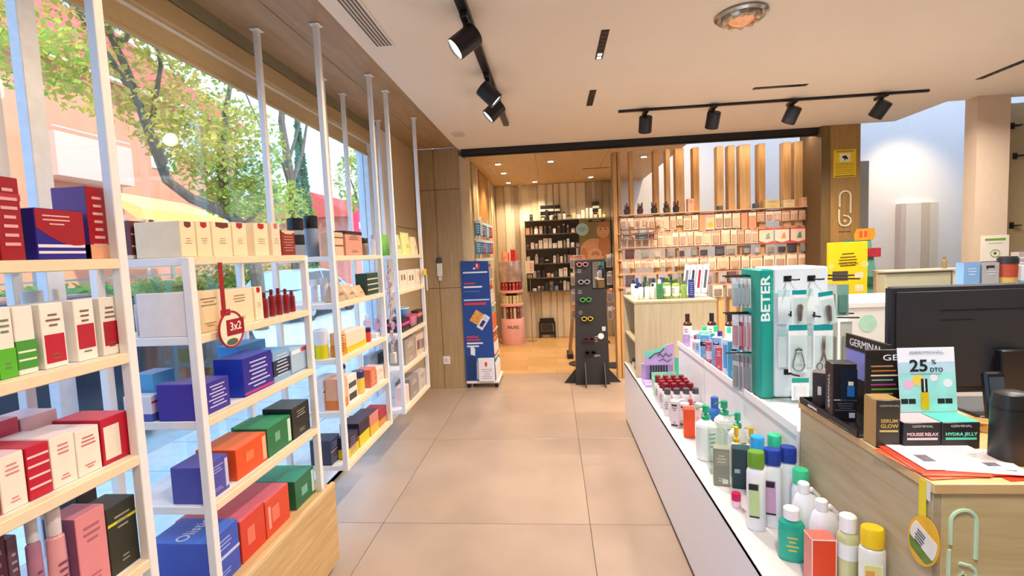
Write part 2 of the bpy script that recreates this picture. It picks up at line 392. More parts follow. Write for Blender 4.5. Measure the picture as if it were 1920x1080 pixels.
# wooden column
wc = struct('wall_column', MB().box(-1.60, 5.534, 0, -1.04, 5.95, 2.80), M('7c6040', .7))
for x0, x1 in ((-1.60, -1.34), (-1.336, -1.04)):
    for z0, z1 in ((0, 1.19), (1.194, 2.33), (2.334, 2.80)):
        obj('wood_panel', MB().cbox(x0 + .001, 5.52, z0 + .001, x1 - .001, 5.534, z1, .001), WOODV, wc)
struct('trim_3', MB().box(-1.04, 5.53, 0, -1.005, 5.95, 2.70), M('cabb9c', .6, var=.03))
struct('beam', MB().box(-1.005, 5.50, 2.705, 2.87, 5.60, 2.770).box(-1.005, 5.53, 2.69, 2.87, 5.57, 2.706), M('121116', .5, var=.03))
# right-hand wooden post
pr = struct('pillar', MB().box(2.872, 5.47, 0, 3.265, 5.90, 2.77), M('6a5030', .7))
obj('wood_panel', MB().cbox(2.965, 5.45, 0, 3.265, 5.471, 2.77, .001), WOOD('b0884c', '94703a', 'z'), pr)
obj('corner_trim', MB().cbox(2.872, 5.45, 0, 2.962, 5.471, 2.77, .001), WOOD('7a6038', '66502c', 'z'), pr)
struct('trim_4', MB().box(3.30, 5.92, 0, 3.64, 6.02, 2.45), M('a8a090', .6, var=.02))
# back room
BW = M('e6d8bc', .6, var=.02)
wb = struct('wall_back', MB().box(-1.10, 8.80, 0, 1.09, 8.9, 2.80).box(1.09, 8.80, 0, 6.5, 8.9, 3.9), M('ece6da', .6, var=.02))
x = -1.0; k = 0; r_ = random.Random(3)
while x < 1.06:
    w_ = r_.choice([.09, .13, .16, .11]); dp = r_.choice([.02, .035, .05])
    obj('wall_slat', MB().cbox(x, 8.80 - dp, 0, min(x + w_, 1.085), 8.80, 2.775, .003), M(r_.choice(['e6dac2', 'd2c2a4', 'b4a48c', 'eae0c8']), .55, var=.03), wb)
    x += w_ + r_.choice([.012, .03, .05]); k += 1
wl = struct('wall_left_back', MB().box(-1.14, 5.95, 0, -1.04, 8.8, 2.80), M('d8c8a4', .6, var=.02))
for y0, y1, c in ((6.3, 6.5, 'b8a684'), (6.62, 6.76, 'd4c4a0'), (6.9, 7.75, 'c08c4c'), (7.9, 8.05, 'e0d0a8'), (8.15, 8.35, 'd8c498'), (8.45, 8.6, 'c4b08a')):
    obj('wall_slat', MB().cbox(-1.04, y0, 0, -1.015, y1, 2.775, .003), M(c, .55, var=.04), wl)
cb = struct('ceiling_back', MB().box(-1.1, 5.62, 2.795, 1.64, 8.8, 2.95), M('8a6a44', .7))
for i in range(3):
    for j in range(2):
        obj('wood_panel', MB().cbox(-1.1 + .914 * i + .002, 5.605 + 1.6 * j, 2.78, -1.1 + .914 * (i + 1) - .002, 5.605 + 1.6 * (j + 1) - .003, 2.796, .001), WOOD('d8bb8c', 'c8a672', 'y'), cb)
struct('wall_back_return', MB().box(1.09, 8.1, 0, 1.13, 8.8, 2.78), M('d4c8b0', .6, var=.02))
# white walls and roof lights beyond the screen and post
WW = M('f0f1ee', .6, var=.015)
struct('wall_right', MB().box(6.4, 4.78, 0, 6.5, 8.8, 3.9), WW)
struct('wall_right_back', MB().box(3.64, 7.0, 0, 6.4, 7.1, 3.9), WW)
struct('wall_skylight', MB().box(1.64, 5.60, 2.96, 3.55, 5.66, 3.9).box(3.50, 4.74, 2.96, 3.56, 5.66, 3.9).box(3.56, 4.70, 2.96, 6.5, 4.78, 3.9).box(1.60, 5.6, 2.96, 1.66, 8.8, 3.9), WW)
w2 = struct('window_2', MB().box(1.6, 5.6, 3.9, 6.5, 5.66, 3.96).box(1.6, 8.74, 3.9, 6.5, 8.9, 3.96).box(3.5, 4.7, 3.9, 6.5, 4.76, 3.96), M('d8dadc', .5))
for xx in (1.6, 2.8, 4.0, 5.2, 6.44): obj('window_frame', MB().box(xx, 4.76, 3.9, xx + .05, 8.8, 3.95), M('d8dadc', .5), w2)
obj('pane', MB().box(1.6, 5.6, 3.965, 6.5, 8.9, 3.972).box(3.5, 4.7, 3.965, 6.5, 5.6, 3.972), OPAL, w2)
struct('pillar_right', MB().box(3.76, 4.66, 0, 4.03, 4.79, 2.77), M('d6bfa4', .6, var=.02))
struct('wall_right_side', MB().box(4.03, 5.0, 0, 6.4, 5.08, 2.77), M('b09c74', .6, var=.03))
struct('wall_right_front', MB().box(7.9, -3, 0, 8, 4.78, 2.77), M('e8dccc', .6, var=.02))
struct('wall_front', MB().box(-1.8, -3.1, 0, 8, -3.0, 2.95), M('e8dccc', .6, var=.02))
# ---------------------------------------------------------------- lamps and ceiling fittings
LENS = M('fff0d8', .4, var=0, emit=9.)
def spot_head(loc, aim, label, energy, lit=False, size=1.0, drop=.09):
    """track head hanging from a track at loc; the can points along aim"""
    t = thing('track_spotlight', label, 'spotlight', loc)
    obj('adapter', MB().cbox(-.018, -.07, -.028, .018, .07, 0, .003), BLACK, t)
    obj('arm', MB().cbox(-.012, -.016, -drop - .02, .012, .016, -.026, .003), BLACK, t)
    d = Vector(aim).normalized(); m = T(0, 0, -drop - .02) @ d.to_track_quat('Z', 'Y').to_matrix().to_4x4()
    r = .056 * size
    mb = MB().lathe([(r * .9, -.06), (r, -.055), (r, .075), (r * .93, .078), (r * .9, .066)], 20); mb.xf(m)
    obj('can', mb, BLACK, t)
    mb = MB().lathe([(.0005, .066), (r * .9, .0665)], 20); mb.xf(m)
    obj('lens', mb, LENS, t)
    p = m @ Vector((0, 0, .09)); 
    l = lamp('spot_lamp', 'SPOT', energy * K_LAMP, WARM, tuple(Vector(loc) + p), tuple(Vector(loc) + p + d), spot_size=math.radians(95), spot_blend=.8, shadow_soft_size=.05)
    if lit:  # unseen heads, added for the general light of the room
        del t['label'], t['category']; t['kind'] = 'structure'; t.name = 'added_ceiling_lamp'
    return t
trk = thing('lighting_track', 'long black lighting track running along the aisle ceiling', 'track', (-.39, 1.0, 2.77))
obj('rail', MB().cbox(-.025, -3.5, -.03, .025, 3.52, 0, .003), BLACK, trk)
for i, (y, a, e) in enumerate(((2.44, (-.75, -.25, -.62), 55), (3.24, (.55, .1, -.55), 40), (3.62, (-.72, -.15, -.66), 55), (1.2, (-.7, .1, -.6), 45), (-.2, (-.4, .2, -.8), 40))):
    spot_head((-.39, y, 2.74), a, ['nearest black track spotlight with glowing lens above the aisle', 'middle black track spotlight turned away from the window', 'farthest black track spotlight over the aisle with glowing lens', 'added track spotlight out of view above the nearest shelves', 'added track spotlight out of view behind the camera'][i], e, i > 2)
trk2 = thing('lighting_track', 'thin black lighting track across the ceiling before the slatted screen', 'track', (1.875, 4.36, 2.77))
obj('rail', MB().cbox(-1.265, -.015, -.02, 1.265, .015, 0, .003), BLACK, trk2)
for i, (x, a) in enumerate(((.84, (.02, .5, -.9)), (1.41, (-.03, .5, -.9)), (2.06, (-.22, .5, -.85)), (2.77, (-.32, .55, -.8)))):
    spot_head((x, 4.36, 2.75), a, ORD[i] + ' black spotlight from the aisle on the cross track by the screen', 95, drop=.085)
for i, (x, y, lx, ly) in enumerate(((.33, 2.97, .045, .40), (.345, 3.96, .05, .39), (1.80, 4.0, .40, .045), (3.36, 3.95, .05, .42), (1.6, 1.2, .05, .4), (2.6, 2.6, .05, .4), (.4, .4, .05, .4))):
    t = thing('recessed_slot_light', ['black slot light with bright cells in the ceiling over the aisle', 'small black slot light in the ceiling before the black beam', 'thin black slot light parallel to the cross track', 'thin black slot light in the ceiling near the right wall', 'added unseen slot light in the ceiling above the desk', 'added unseen slot light in the ceiling over the rear counter', 'added unseen slot light in the ceiling above the camera'][i], 'ceiling light', (x, y, 2.77))
    if i > 3:  # the last slots are out of view, added as extra room light
        del t['label'], t['category']; t['kind'] = 'structure'; t.name = 'added_ceiling_lamp'
    obj('trim_ring', MB().box(-lx / 2, -ly / 2, -.004, lx / 2, ly / 2, -.0005), BLACK, t)
    n = 8; L = max(lx, ly)
    for k in range(n):
        q = -L / 2 + L * (k + .5) / n
        mb = MB()
        if ly > lx: mb.box(-lx * .3, q - L / n * .3, -.0055, lx * .3, q + L / n * .3, -.004)
        else: mb.box(q - L / n * .3, -ly * .3, -.0055, q + L / n * .3, ly * .3, -.004)
        obj('light_cell', mb, M('fff0d8', .4, var=0, emit=2.) if (i == 0 and k > 5) else M('26262a', .3, var=0), t, False)
    lamp('slot_lamp', 'AREA', 52 * K_LAMP, NEUT, (x, y, 2.755), (x, y, 0), shape='RECTANGLE', size=lx, size_y=ly, spread=math.radians(150))
t = thing('ceiling_lamp', 'round recessed glass and chrome ceiling lamp with amber centre', 'ceiling light', (1.03, 2.72, 2.77))
obj('rim', MB().lathe([(.128, -.001), (.132, -.012), (.118, -.022), (.098, -.018), (.096, -.006)], 28), M('a8acae', .15, metal=.9, var=.1, scale=40), t)
obj('glass_ring', MB().lathe([(.098, -.012), (.092, -.034), (.070, -.038), (.066, -.014)], 28), M('b8a898', .12, metal=.5, var=.35, scale=60), t)
obj('amber_bowl', MB().lathe([(.066, -.016), (.062, -.034), (.04, -.050), (.014, -.054), (.001, -.054)], 28), M('d89468', .2, var=.35, scale=45, emit=.5), t)
for k in range(10):
    a = 2 * PI * k / 10
    obj('bead', MB().lathe([(.001, -.048), (.012, -.044), (.016, -.034), (.012, -.026)], 10, .082 * math.cos(a), .082 * math.sin(a)), M('e0c8a8', .1, metal=.3, var=.2, scale=80), t)
t = thing('air_vent', 'long white slotted air vent in the ceiling beside the window', 'vent', (-.905, 2.13, 2.77))
obj('frame', MB().box(-.055, -.62, -.006, .055, .62, -.0005), M('efe6da', .5, var=.02), t)
for k in range(5): obj('slot', MB().box(-.042 + .019 * k, -.60, -.009, -.033 + .019 * k, .60, -.006), M('6c6258', .6, var=0), t, False)
t = thing('wall_sensor_plate', 'small square white plate on the ceiling near the column', 'detector', (-.895, 4.82, 2.77))
obj('plate', MB().cbox(-.06, -.07, -.012, .06, .07, 0, .004), M('e0d0ba', .5, var=.02), t); obj('inner_plate', MB().cbox(-.045, -.05, -.016, .045, .05, -.011, .003), M('d4c2aa', .5, var=.02), t)
dl = [(-.70, 6.56), (.01, 6.59), (-.70, 7.31), (-.27, 8.37), (-.72, 8.32), (.67, 8.18), (1.25, 6.64)]
for i, (x, y) in enumerate(dl):
    t = thing('downlight', ['square recessed downlight nearest the wooden column in the rear room', 'square recessed downlight over the middle of the rear room entrance', 'square recessed downlight second along the rear room side wall', 'square recessed downlight above the dark product shelves', 'square recessed downlight in the far corner of the rear room', 'square recessed downlight above the baby poster', 'square recessed downlight seen through the wooden slats'][i], 'ceiling light', (x, y, 2.78))
    obj('frame', MB().box(-.075, -.075, -.006, .075, .075, -.0005), M('e8d8bc', .5, var=0), t)
    obj('reflector', MB().lathe([(.062, -.008), (.056, -.0065)], 18), DARK, t); obj('lens', MB().lathe([(.04, -.011), (.001, -.0115)], 16), M('fff2d0', .4, var=0, emit=14), t)
    lamp('downlight_lamp', 'SPOT', 105 * K_LAMP, 'ffe2ba', (x, y, 2.755), (x, y, 0), spot_size=math.radians(120), spot_blend=.6, shadow_soft_size=.05)
t = thing('ceiling_camera', 'small white dome camera in the rear room corner', 'camera', (-.55, 8.70, 2.78))
obj('base', MB().lathe([(.05, -.02), (.05, 0)], 14), M('eeeae0', .4, var=0), t); obj('dome', MB().lathe([(.001, -.07), (.025, -.062), (.04, -.04), (.042, -.02)], 14), M('d8d4cc', .2, var=0), t)
t = thing('air_vent', 'white slotted air vent in the wooden ceiling of the rear room', 'vent', (-.86, 7.0, 2.78))
obj('frame', MB().box(-.05, -.35, -.006, .05, .35, -.0005), M('e8dcc4', .5, var=0), t)
for k in range(4): obj('slot', MB().box(-.035 + .02 * k, -.33, -.008, -.027 + .02 * k, .33, -.006), M('b09c78', .6, var=0), t, False)
t = thing('recessed_slot_light', 'thin black slot in the wooden ceiling of the rear room', 'ceiling light', (.68, 7.36, 2.78))
obj('trim_ring', MB().box(-.2, -.012, -.004, .2, .012, -.0005), BLACK, t); obj('light_cell', MB().box(-.18, -.005, -.006, .18, .005, -.004), DARK, t)
# warm spot on the white wall behind the post
lamp('wall_spot', 'SPOT', 190 * K_LAMP, 'ffd8a4', (4.55, 6.0, 3.3), (4.75, 7.0, 1.9), spot_size=math.radians(70), spot_blend=1., shadow_soft_size=.03)
t = thing('wall_spotlight', 'small white spotlight above the white wall niche', 'spotlight', (4.55, 5.95, 3.36))
obj('can', MB().lathe([(.04, -.04), (.04, .08)], 14), WHITE, t); obj('bracket', MB().box(-.01, -1.2, .08, .01, .01, .10), WHITE, t)
# ---------------------------------------------------------------- outdoors
struct('ground', MB().box(-60, -30, -.35, -1.80, 80, -.12), M('d8d8d2', .8, var=.12, scale=1.5))
struct('road', MB().box(-9.5, -30, -.12, -3.6, 80, -.117), M('ccd2d0', .8, var=.12, scale=6))
pv = struct('pavement', MB().box(-3.6, -6, -.12, -1.80, 14, -.06), M('c4c8c4', .8, var=.1, scale=3))
pvm = MB().cbox(-.29, -.29, 0, .29, .29, .012, .003).mesh('paving_slab', M('e2e8e6', .75, var=.08, scale=8))
for i in range(3):
    for j in range(24):
        q = link('paving_slab', pvm, pv); q.location = (-3.3 + .595 * i, -1 + .595 * j, -.06)

def building(name, label, loc, w, d, h, col, roofc, wins, winw=1.1, winh=1.4, rise=2.0):
    """facade looks to +x; w along y"""
    t = thing(name, label, 'building', loc)
    obj('wall', MB().box(-d, 0, 0, 0, w, h), M(col, .8, var=.05, scale=1.2), t)
    rf = obj('roof', MB().add([(-d - .4, -.5, h), (.7, -.5, h - .1), (.7, w + .5, h - .1), (-d - .4, w + .5, h), (-d / 2, 2.2, h + rise), (-d / 2, w - 2.2, h + rise)], [(0, 1, 2, 3), (0, 4, 1), (1, 4, 5, 2), (2, 5, 3), (3, 5, 4, 0)]), M(roofc, .8, var=.15, scale=6), t, False)
    obj('eave', MB().box(.45, -.5, h - .22, .68, w + .5, h - .08), M('f0e0d0', .7, var=0), t)
    for (y, z) in wins:
        f = obj('window', MB().box(-.02, y - winw / 2 - .08, z - .08, .05, y + winw / 2 + .08, z + winh + .08), M('f4ece4', .6, var=0), t)
        obj('pane', MB().box(.05, y - winw / 2, z, .055, y - .03, z + winh).box(.05, y + .03, z, .055, y + winw / 2, z + winh), M('c8dce0', .1, var=.1, scale=2), f)
    return t
b = building('apartment_building', 'coral apartment building with balcony across the street', (-16, 4, -.1), 19.6, 8, 8.6, 'dc9470', 'd8604c', [(11.6, 2.9), (8, 2.6), (4.5, 2.6), (15.5, 2.8), (18.2, 5.8), (15.0, 5.8), (8, 5.8), (18.2, 2.8), (16.6, 8.3 - 1.6)], rise=4.2)
bl_ = obj('balcony', MB().box(0, 9.7, 4.65, 1.0, 12.4, 4.8).box(.9, 9.7, 4.8, 1.0, 12.4, 6.0).box(0, 9.7, 4.8, .9, 9.8, 6.0).box(0, 12.3, 4.8, .9, 12.4, 6.0), M('dcb29e', .8, var=.03), b)
obj('balcony_rail', MB().tube([(.95, 9.7, 6.15), (.95, 12.4, 6.15)], .03), M('e8d0c4', .5, var=0), b)
building('house', 'pink house with red roof far down the street', (-13.5, 31, -.1), 14, 7, 4.6, 'd88c7c', 'c85444', [(3, 1.2), (7, 1.2), (11, 1.2)])
t = thing('awning', 'yellow awning canopy on posts across the street', 'awning', (-12, 13.4, 0))
obj('canvas', MB().add([(-1.5, 0, 4.0), (0, -.1, 3.35), (0, 3.5, 3.3), (-1.5, 3.4, 3.9), (0, -.1, 2.9), (0, 3.5, 2.85)], [(0, 1, 2, 3), (1, 4, 5, 2), (0, 1, 4), (3, 2, 5)]), M('f0d27c', .7, var=.1), t, False)
for y in (.05, 1.7, 3.35): obj('post', MB().tube([(-.1, y, -.1), (-.1, y, 3.3)], .05), M('c8c8c0', .5, var=0), t)
t = thing('hedge', 'long clipped green hedge behind the parked cars', 'hedge', (-11, 8, -.12))
def leaves(n, shape, size, seed, mb=None):
    r = random.Random(seed); mb = mb or MB()
    for i in range(n):
        p = Vector(shape(r)); a = Euler((r.uniform(-1, 1), r.uniform(-1, 1), r.uniform(0, 6.28))).to_matrix(); s = size * r.uniform(.6, 1.3)
        mb.add([p + a @ Vector(v) for v in ((-s, 0, 0), (0, -s * .5, s * .12), (s, 0, 0), (0, s * .5, s * .12))], [(0, 1, 2, 3)])
    return mb
h_ = obj('hedge_body', MB().cbox(-.6, -10, 0, .4, 14, 1.3, .15), M('6c8c50', .9, var=.3, scale=4), t)
lf = obj('leaves', leaves(6000, lambda r: (r.choice([r.uniform(.3, .5), r.uniform(-.6, .5)]), r.uniform(-10, 14), r.uniform(.1, 1.4)), .10, 5), LEAF('94b86c', .3, 3), t, False); lf['kind'] = 'stuff'
t = thing('fence', 'low grey garden fence with coral wall beyond the hedge', 'fence', (-11.85, 8, -.12))
obj('low_wall', MB().box(-.1, -10, 0, .1, 14, 1.0), M('d8b8a0', .8, var=.05), t)
for k in range(13): obj('post', MB().box(-.04, -10 + 2 * k, 1, .04, -9.9 + 2 * k, 1.9), M('a8a8a4', .6, var=0), t)
for k in range(3): obj('rail', MB().box(-.02, -10, 1.15 + .3 * k, .02, 14, 1.2 + .3 * k), M('a8a8a4', .6, var=0), t)
LEAFG = LEAF('b4c25e', .35, 1.1); LEAFY = LEAF('d4c064', .35, 1.3); BARK = M('6a6258', .9, var=.25, scale=9)
def blob(cx, cy, cz, rx, ry, rz):
    def f(r):
        while True:
            p = (r.uniform(-1, 1), r.uniform(-1, 1), r.uniform(-1, 1)); q = p[0] ** 2 + p[1] ** 2 + p[2] ** 2
            if q < 1 and r.random() < .35 + q: return cx + p[0] * rx, cy + p[1] * ry, cz + p[2] * rz
    return f
def tree(label, loc, limbs, blobs, cat='tree', name='street_tree'):
    t = thing(name, label, cat, loc)
    mb = MB()
    for pts, r0, r1 in limbs:
        n = len(pts); mb.tube(pts, [r0 + (r1 - r0) * i / (n - 1) for i in range(n)], 7)
    obj('trunk', mb, BARK, t)
    for i, (sh, n, sz, mt) in enumerate(blobs):
        l = obj('foliage', leaves(n, sh, sz, 11 + i + n), mt, t, False); l['kind'] = 'stuff'
    return t
tree('plane tree with crooked grey limbs and yellow green leaves', (-7.5, 10.9, -.12),
     [([(0, .7, 0), (.05, .6, 1.4), (0, .45, 2.5), (-.1, 0, 2.85), (0, -.65, 2.98), (.05, -1.4, 3.1), (0, -1.95, 3.4), (-.05, -2.2, 4.2), (0, -2.6, 5.2), (.2, -3.4, 6.2)], .17, .05),
      ([(-.02, -.5, 2.92), (0, -.25, 3.3), (.1, -.5, 4.0), (.2, -.3, 5.2), (0, .4, 6.4)], .14, .04), ([(.1, -2.1, 3.7), (.6, -3.2, 4.6), (.8, -4.2, 5.4), (1.0, -5.2, 5.8)], .07, .02), ([(0, -2.2, 4.4), (.8, -2.8, 5.2), (1.4, -3.6, 5.6)], .05, .02), ([(.2, -3, 5.6), (1.1, -3.8, 5.2), (2, -4.6, 5.2)], .05, .015), ([(0, 0, 2.4), (.2, .6, 3.0), (.3, 1.4, 3.4)], .08, .02)],
     [(blob(.1, -1.1, 4.6, 1.2, 1.3, .9), 1300, .07, LEAFY), (blob(.1, .1, 3.25, .9, .8, .5), 900, .08, LEAFG), (blob(.1, -.2, 3.9, .8, .8, .5), 600, .07, LEAFG), (blob(.2, -.4, 4.3, 1.3, 1.5, 1.2), 1500, .075, LEAFG), (blob(.2, .9, 3.3, .9, .9, .55), 598, .075, LEAFG), (blob(.5, -3.6, 5.3, 1.3, 1.8, 1.2), 1900, .075, LEAFY), (blob(.9, -3.9, 6.5, 1.6, 1.8, 1.1), 1600, .075, LEAFY), (blob(.6, -1.4, 6.4, 1.5, 1.6, 1.1), 919, .075, LEAFG), (blob(.7, -4.9, 4.6, .8, 1.0, .5), 482, .075, LEAFG), (blob(1.4, -3.2, 3.9, .7, .8, .35), 149, .075, LEAFY)])
tree('bare trunked street tree with a few thin branches against the sky', (-9, 16.2, -.12),
     [([(0, 0, 0), (.05, 0, 2.5), (0, .1, 4.2), (-.1, -.1, 6.5), (0, .1, 8.2)], .24, .07), ([(0, .1, 4.4), (.2, .6, 5.6), (.3, 1.1, 7.2)], .09, .03), ([(0, .1, 4.0), (.2, -.7, 4.9), (.2, -1.5, 5.4), (.3, -2.6, 6.6)], .08, .02), ([(0, 0, 5.2), (.2, .5, 6.5), (.2, .3, 8)], .06, .02)],
     [(blob(0, -.6, 3.4, 1.0, 1.0, 1.1), 420, .13, LEAFG), (blob(0, .1, 8.0, 1.3, 1.6, .6), 120, .13, LEAFG)])
tree('tall dark green columnar cypress behind the street', (-14, 26.4, -.12), [([(0, 0, 0), (0, 0, 9)], .15, .03)],
     [(lambda r: (lambda z, a: (math.cos(a) * (1 - z) * .85 * min(1, z * 5 + .25) * r.uniform(.6, 1), math.sin(a) * (1 - z) * .85 * min(1, z * 5 + .25) * r.uniform(.6, 1), .3 + 10.2 * z))(r.random() ** 1.2 * .97, r.uniform(0, 6.28)), 3600, .15, LEAF('6ca078', .3, 2))], name='cypress')
tree('loose green street tree near the far window edge', (-8.3, 20.5, -.12), [([(0, 0, 0), (.1, .2, 2.4), (.2, -.1, 4.4), (.3, .3, 6)], .16, .03), ([(.1, .1, 3), (.3, -1, 4.2), (.4, -1.8, 4.9)], .07, .02)],
     [(blob(.3, 0, 4.9, 1.1, 2.0, 1.5), 900, .13, LEAFG), (blob(.4, 1.5, 3.2, 1.0, 1.0, .7), 330, .13, LEAF('ccb078', .3, 2))])
tree('low bushy green shrub by the far parked cars', (-9.85, 13.6, -.12), [([(0, 0, 0), (0, .1, 1.2), (.1, .2, 2.2)], .08, .03)], [(blob(0, 0, 1.9, .5, 1.5, 1.0), 700, .12, LEAFG), (blob(0, 2.2, 1.6, .5, 1.2, .9), 400, .12, LEAFY)], cat='shrub', name='shrub')
t = thing('road_sign', 'round red road sign on a post down the street', 'road sign', (-6.0, 14.7, -.12))
obj('post', MB().tube([(0, 0, 0), (0, 0, 3.0)], .035, 8), M('c8c8cc', .4, var=0), t)
mb = MB().lathe([(.42, 0), (.42, .02)], 28); mb.xf(T(.04, 0, 2.80) @ RZ(-.38) @ RY(PI / 2)); obj('disc', mb, M('e83058', .5, var=.03), t)
mb = MB().box(-.05, -.12, .021, .16, .12, .024); mb.xf(T(.04, 0, 2.80) @ RZ(-.38) @ RY(PI / 2)); obj('pale_plate', mb, M('f8b8c4', .5, var=0), t)

def car(label, loc, col, rz=0, glass='2c343c', van=False):
    t = thing('parked_car', label, 'car', loc, rz)
    low = [(-2.1, .38), (-2.15, .62), (-2.05, .80), (-1.1, .92), (.0, .95), (1.5, .95), (2.05, .90), (2.12, .6), (2.05, .34), (1.72, .30), (-1.75, .30)]
    top = [(-1.15, .92), (-.45, 1.40), (-.1, 1.47), (1.0, 1.46), (1.5, 1.36), (2.0, .94)]
    def body(pts, w0, w1, z0, z1):
        mb = MB(); R = []
        for wf in (-1, -.93, .93, 1):
            R.append([(x * (1 if abs(wf) < 1 else .985), wf * (w0 + (w1 - w0) * max(0, (z - z0) / (z1 - z0))), z if abs(wf) < 1 else z0 + (z - z0) * .97) for x, z in pts])
        return mb.rings(R)
    obj('body', body(low, .86, .84, .3, .95), M(col, .18, var=.02), t)
    obj('cabin', body(top, .82, .64, .92, 1.47), M(col, .18, var=.02), t)
    for s in (-1, 1):
        def sidew(pts): return MB().add([(x, s * (.80 + (.64 - .80) * (z - .92) / .55 + .022), z) for x, z in pts], [tuple(range(len(pts))) if s < 0 else tuple(range(len(pts) - 1, -1, -1))])
        obj('side_window', sidew([(-.9, .98), (-.35, 1.37), (.2, 1.40), (.25, .98)]), M(glass, .08, var=0), t, False); obj('side_window', sidew([(.32, .98), (.30, 1.40), (1.05, 1.38), (1.55, 1.0)]), M(glass, .08, var=0), t, False)
        for x in (-1.35, 1.3):
            mb = MB().lathe([(.2, 0), (.3, .01), (.31, .09), (.31, .16), (.28, .19)], 18); mb.xf(T(x, s * .70, .31) @ RX(-s * PI / 2))
            wh = obj('wheel', mb, M('1c1c1e', .7, var=0), t); mb = MB().lathe([(.18, .19), (.16, .2), (.03, .19)], 14); mb.xf(T(x, s * .70, .31) @ RX(-s * PI / 2)); obj('hubcap', mb, CHROME, wh)
    obj('windscreen', MB().add([(-1.08, -.74, .96), (-1.08, .74, .96), (-.50, .62, 1.38), (-.50, -.62, 1.38)], [(0, 1, 2, 3)]).xf(T(-.03, 0, .02)), M(glass, .08, var=0), t, False)
    obj('headlight', MB().box(-2.13, -.75, .62, -2.05, -.45, .76).box(-2.13, .45, .62, -2.05, .75, .76), M('e8ecf0', .1, var=0), t); obj('tail_light', MB().box(2.03, -.78, .68, 2.1, -.55, .84).box(2.03, .55, .68, 2.1, .78, .84), M('a01820', .2, var=0), t)
    return t
car('dark navy car parked along the kerb just outside the window', (-4.95, 4.1, -.115), '20283a', -PI / 2)
car('second dark car parked at the kerb nearer the viewer', (-4.95, -.6, -.115), '262c3c', -PI / 2)
car('pale blue car parked beside the green shrub', (-7.75, 14.35, -.115), 'a8c4dc', -PI / 2)
car('white car parked far along the street', (-6.6, 21.5, -.115), 'e8ecf4', -PI / 2)
# ---------------------------------------------------------------- white shelf units along the window
UN = {'A': (.47, 1.24), 'B': (1.46, 2.22), 'C': (2.49, 3.24), 'D': (3.53, 4.28)}
SZ = {'A': [1.6, 1.34, 1.05, .745], 'B': [1.602, 1.34, 1.055, .76, .44], 'C': [1.595, 1.335, 1.03, .735, .43], 'D': [1.59, 1.315, .975, .705, .395]}
UD = {'A': 'tall white metal shelf unit nearest the viewer by the window', 'B': 'low white metal shelf unit standing on a wooden box', 'C': 'tall white metal shelf unit just beyond the wooden-based one', 'D': 'tall white metal shelf unit farthest along, near the wooden column'}
FX, BX = -1.175, -1.53
for u, (y0, y1) in UN.items():
    t = thing('shelf_unit', UD[u], 'shelf unit', (FX, (y0 + y1) / 2, 0))
    zt = 2.798 if u != 'B' else 1.60; zb = SZ[u][-1] - (.03 if u != 'B' else .0)
    if u == 'A': zb = .40
    dx = BX - FX; hw = (y1 - y0) / 2
    for (px, py) in ((-.028, -hw), (-.028, hw - .028), (dx, -hw), (dx, hw - .028)):
        obj('post', MB().cbox(px, py, zb, px + .028, py + .028, zt, .002), WHITE, t)
        if u != 'B': obj('post_plate', MB().box(px - .012, py - .012, zt - .004, px + .04, py + .04, zt), WHITE, t)
    zs = SZ[u] + ([.44] if u == 'A' else [])
    for k, z in enumerate(zs):
        if u in 'AB' and k == 4: continue
        s_ = obj('shelf', MB().box(dx + .028, -hw + .0225, z - .012, -.0265, hw - .0225, z), WHITE, t)
        obj('shelf_lip', MB().cbox(-.026, -hw + .028, z - .028, .0, hw - .028, z, .002), WARM_LIP, s_)  # warm spotlight on the white lips is put into their colour
        for ya in (-hw + .004, hw - .022): obj('shelf_end', MB().cbox(dx + .028, ya, z - .028, -.0285, ya + .018, z, .002), WHITE, s_)
        obj('rear_lip', MB().cbox(dx, -hw + .028, z - .028, dx + .0275, hw - .028, z, .002), WHITE, s_)
    if u in 'AB':
        wb_ = obj('wooden_base', MB().cbox(dx - .01, -hw - .005, .045, .03, hw + .05, .44, .003), WOOD('d8b682', 'c09a62', 'y'), t)
        obj('toe_kick', MB().box(dx, -hw, 0, -.03, hw + .02, .046), M('6a5a44', .6), t)
        obj('base_rim', MB().cbox(.01, -hw - .005, .43, .032, hw + .05, .452, .002), WOOD('e8c898', 'd0a874', 'y'), t)
SHN = ['top', 'second', 'third', 'fourth', 'bottom']
UW = {'A': 'nearest shelf unit', 'B': 'wooden-based shelf unit', 'C': 'middle tall shelf unit', 'D': 'shelf unit by column'}
CATS = {'carton': 'carton', 'bottle': 'bottle', 'jar': 'jar', 'tube': 'tube', 'tub': 'tub', 'pouch': 'pouch', 'bowl': 'bowl'}
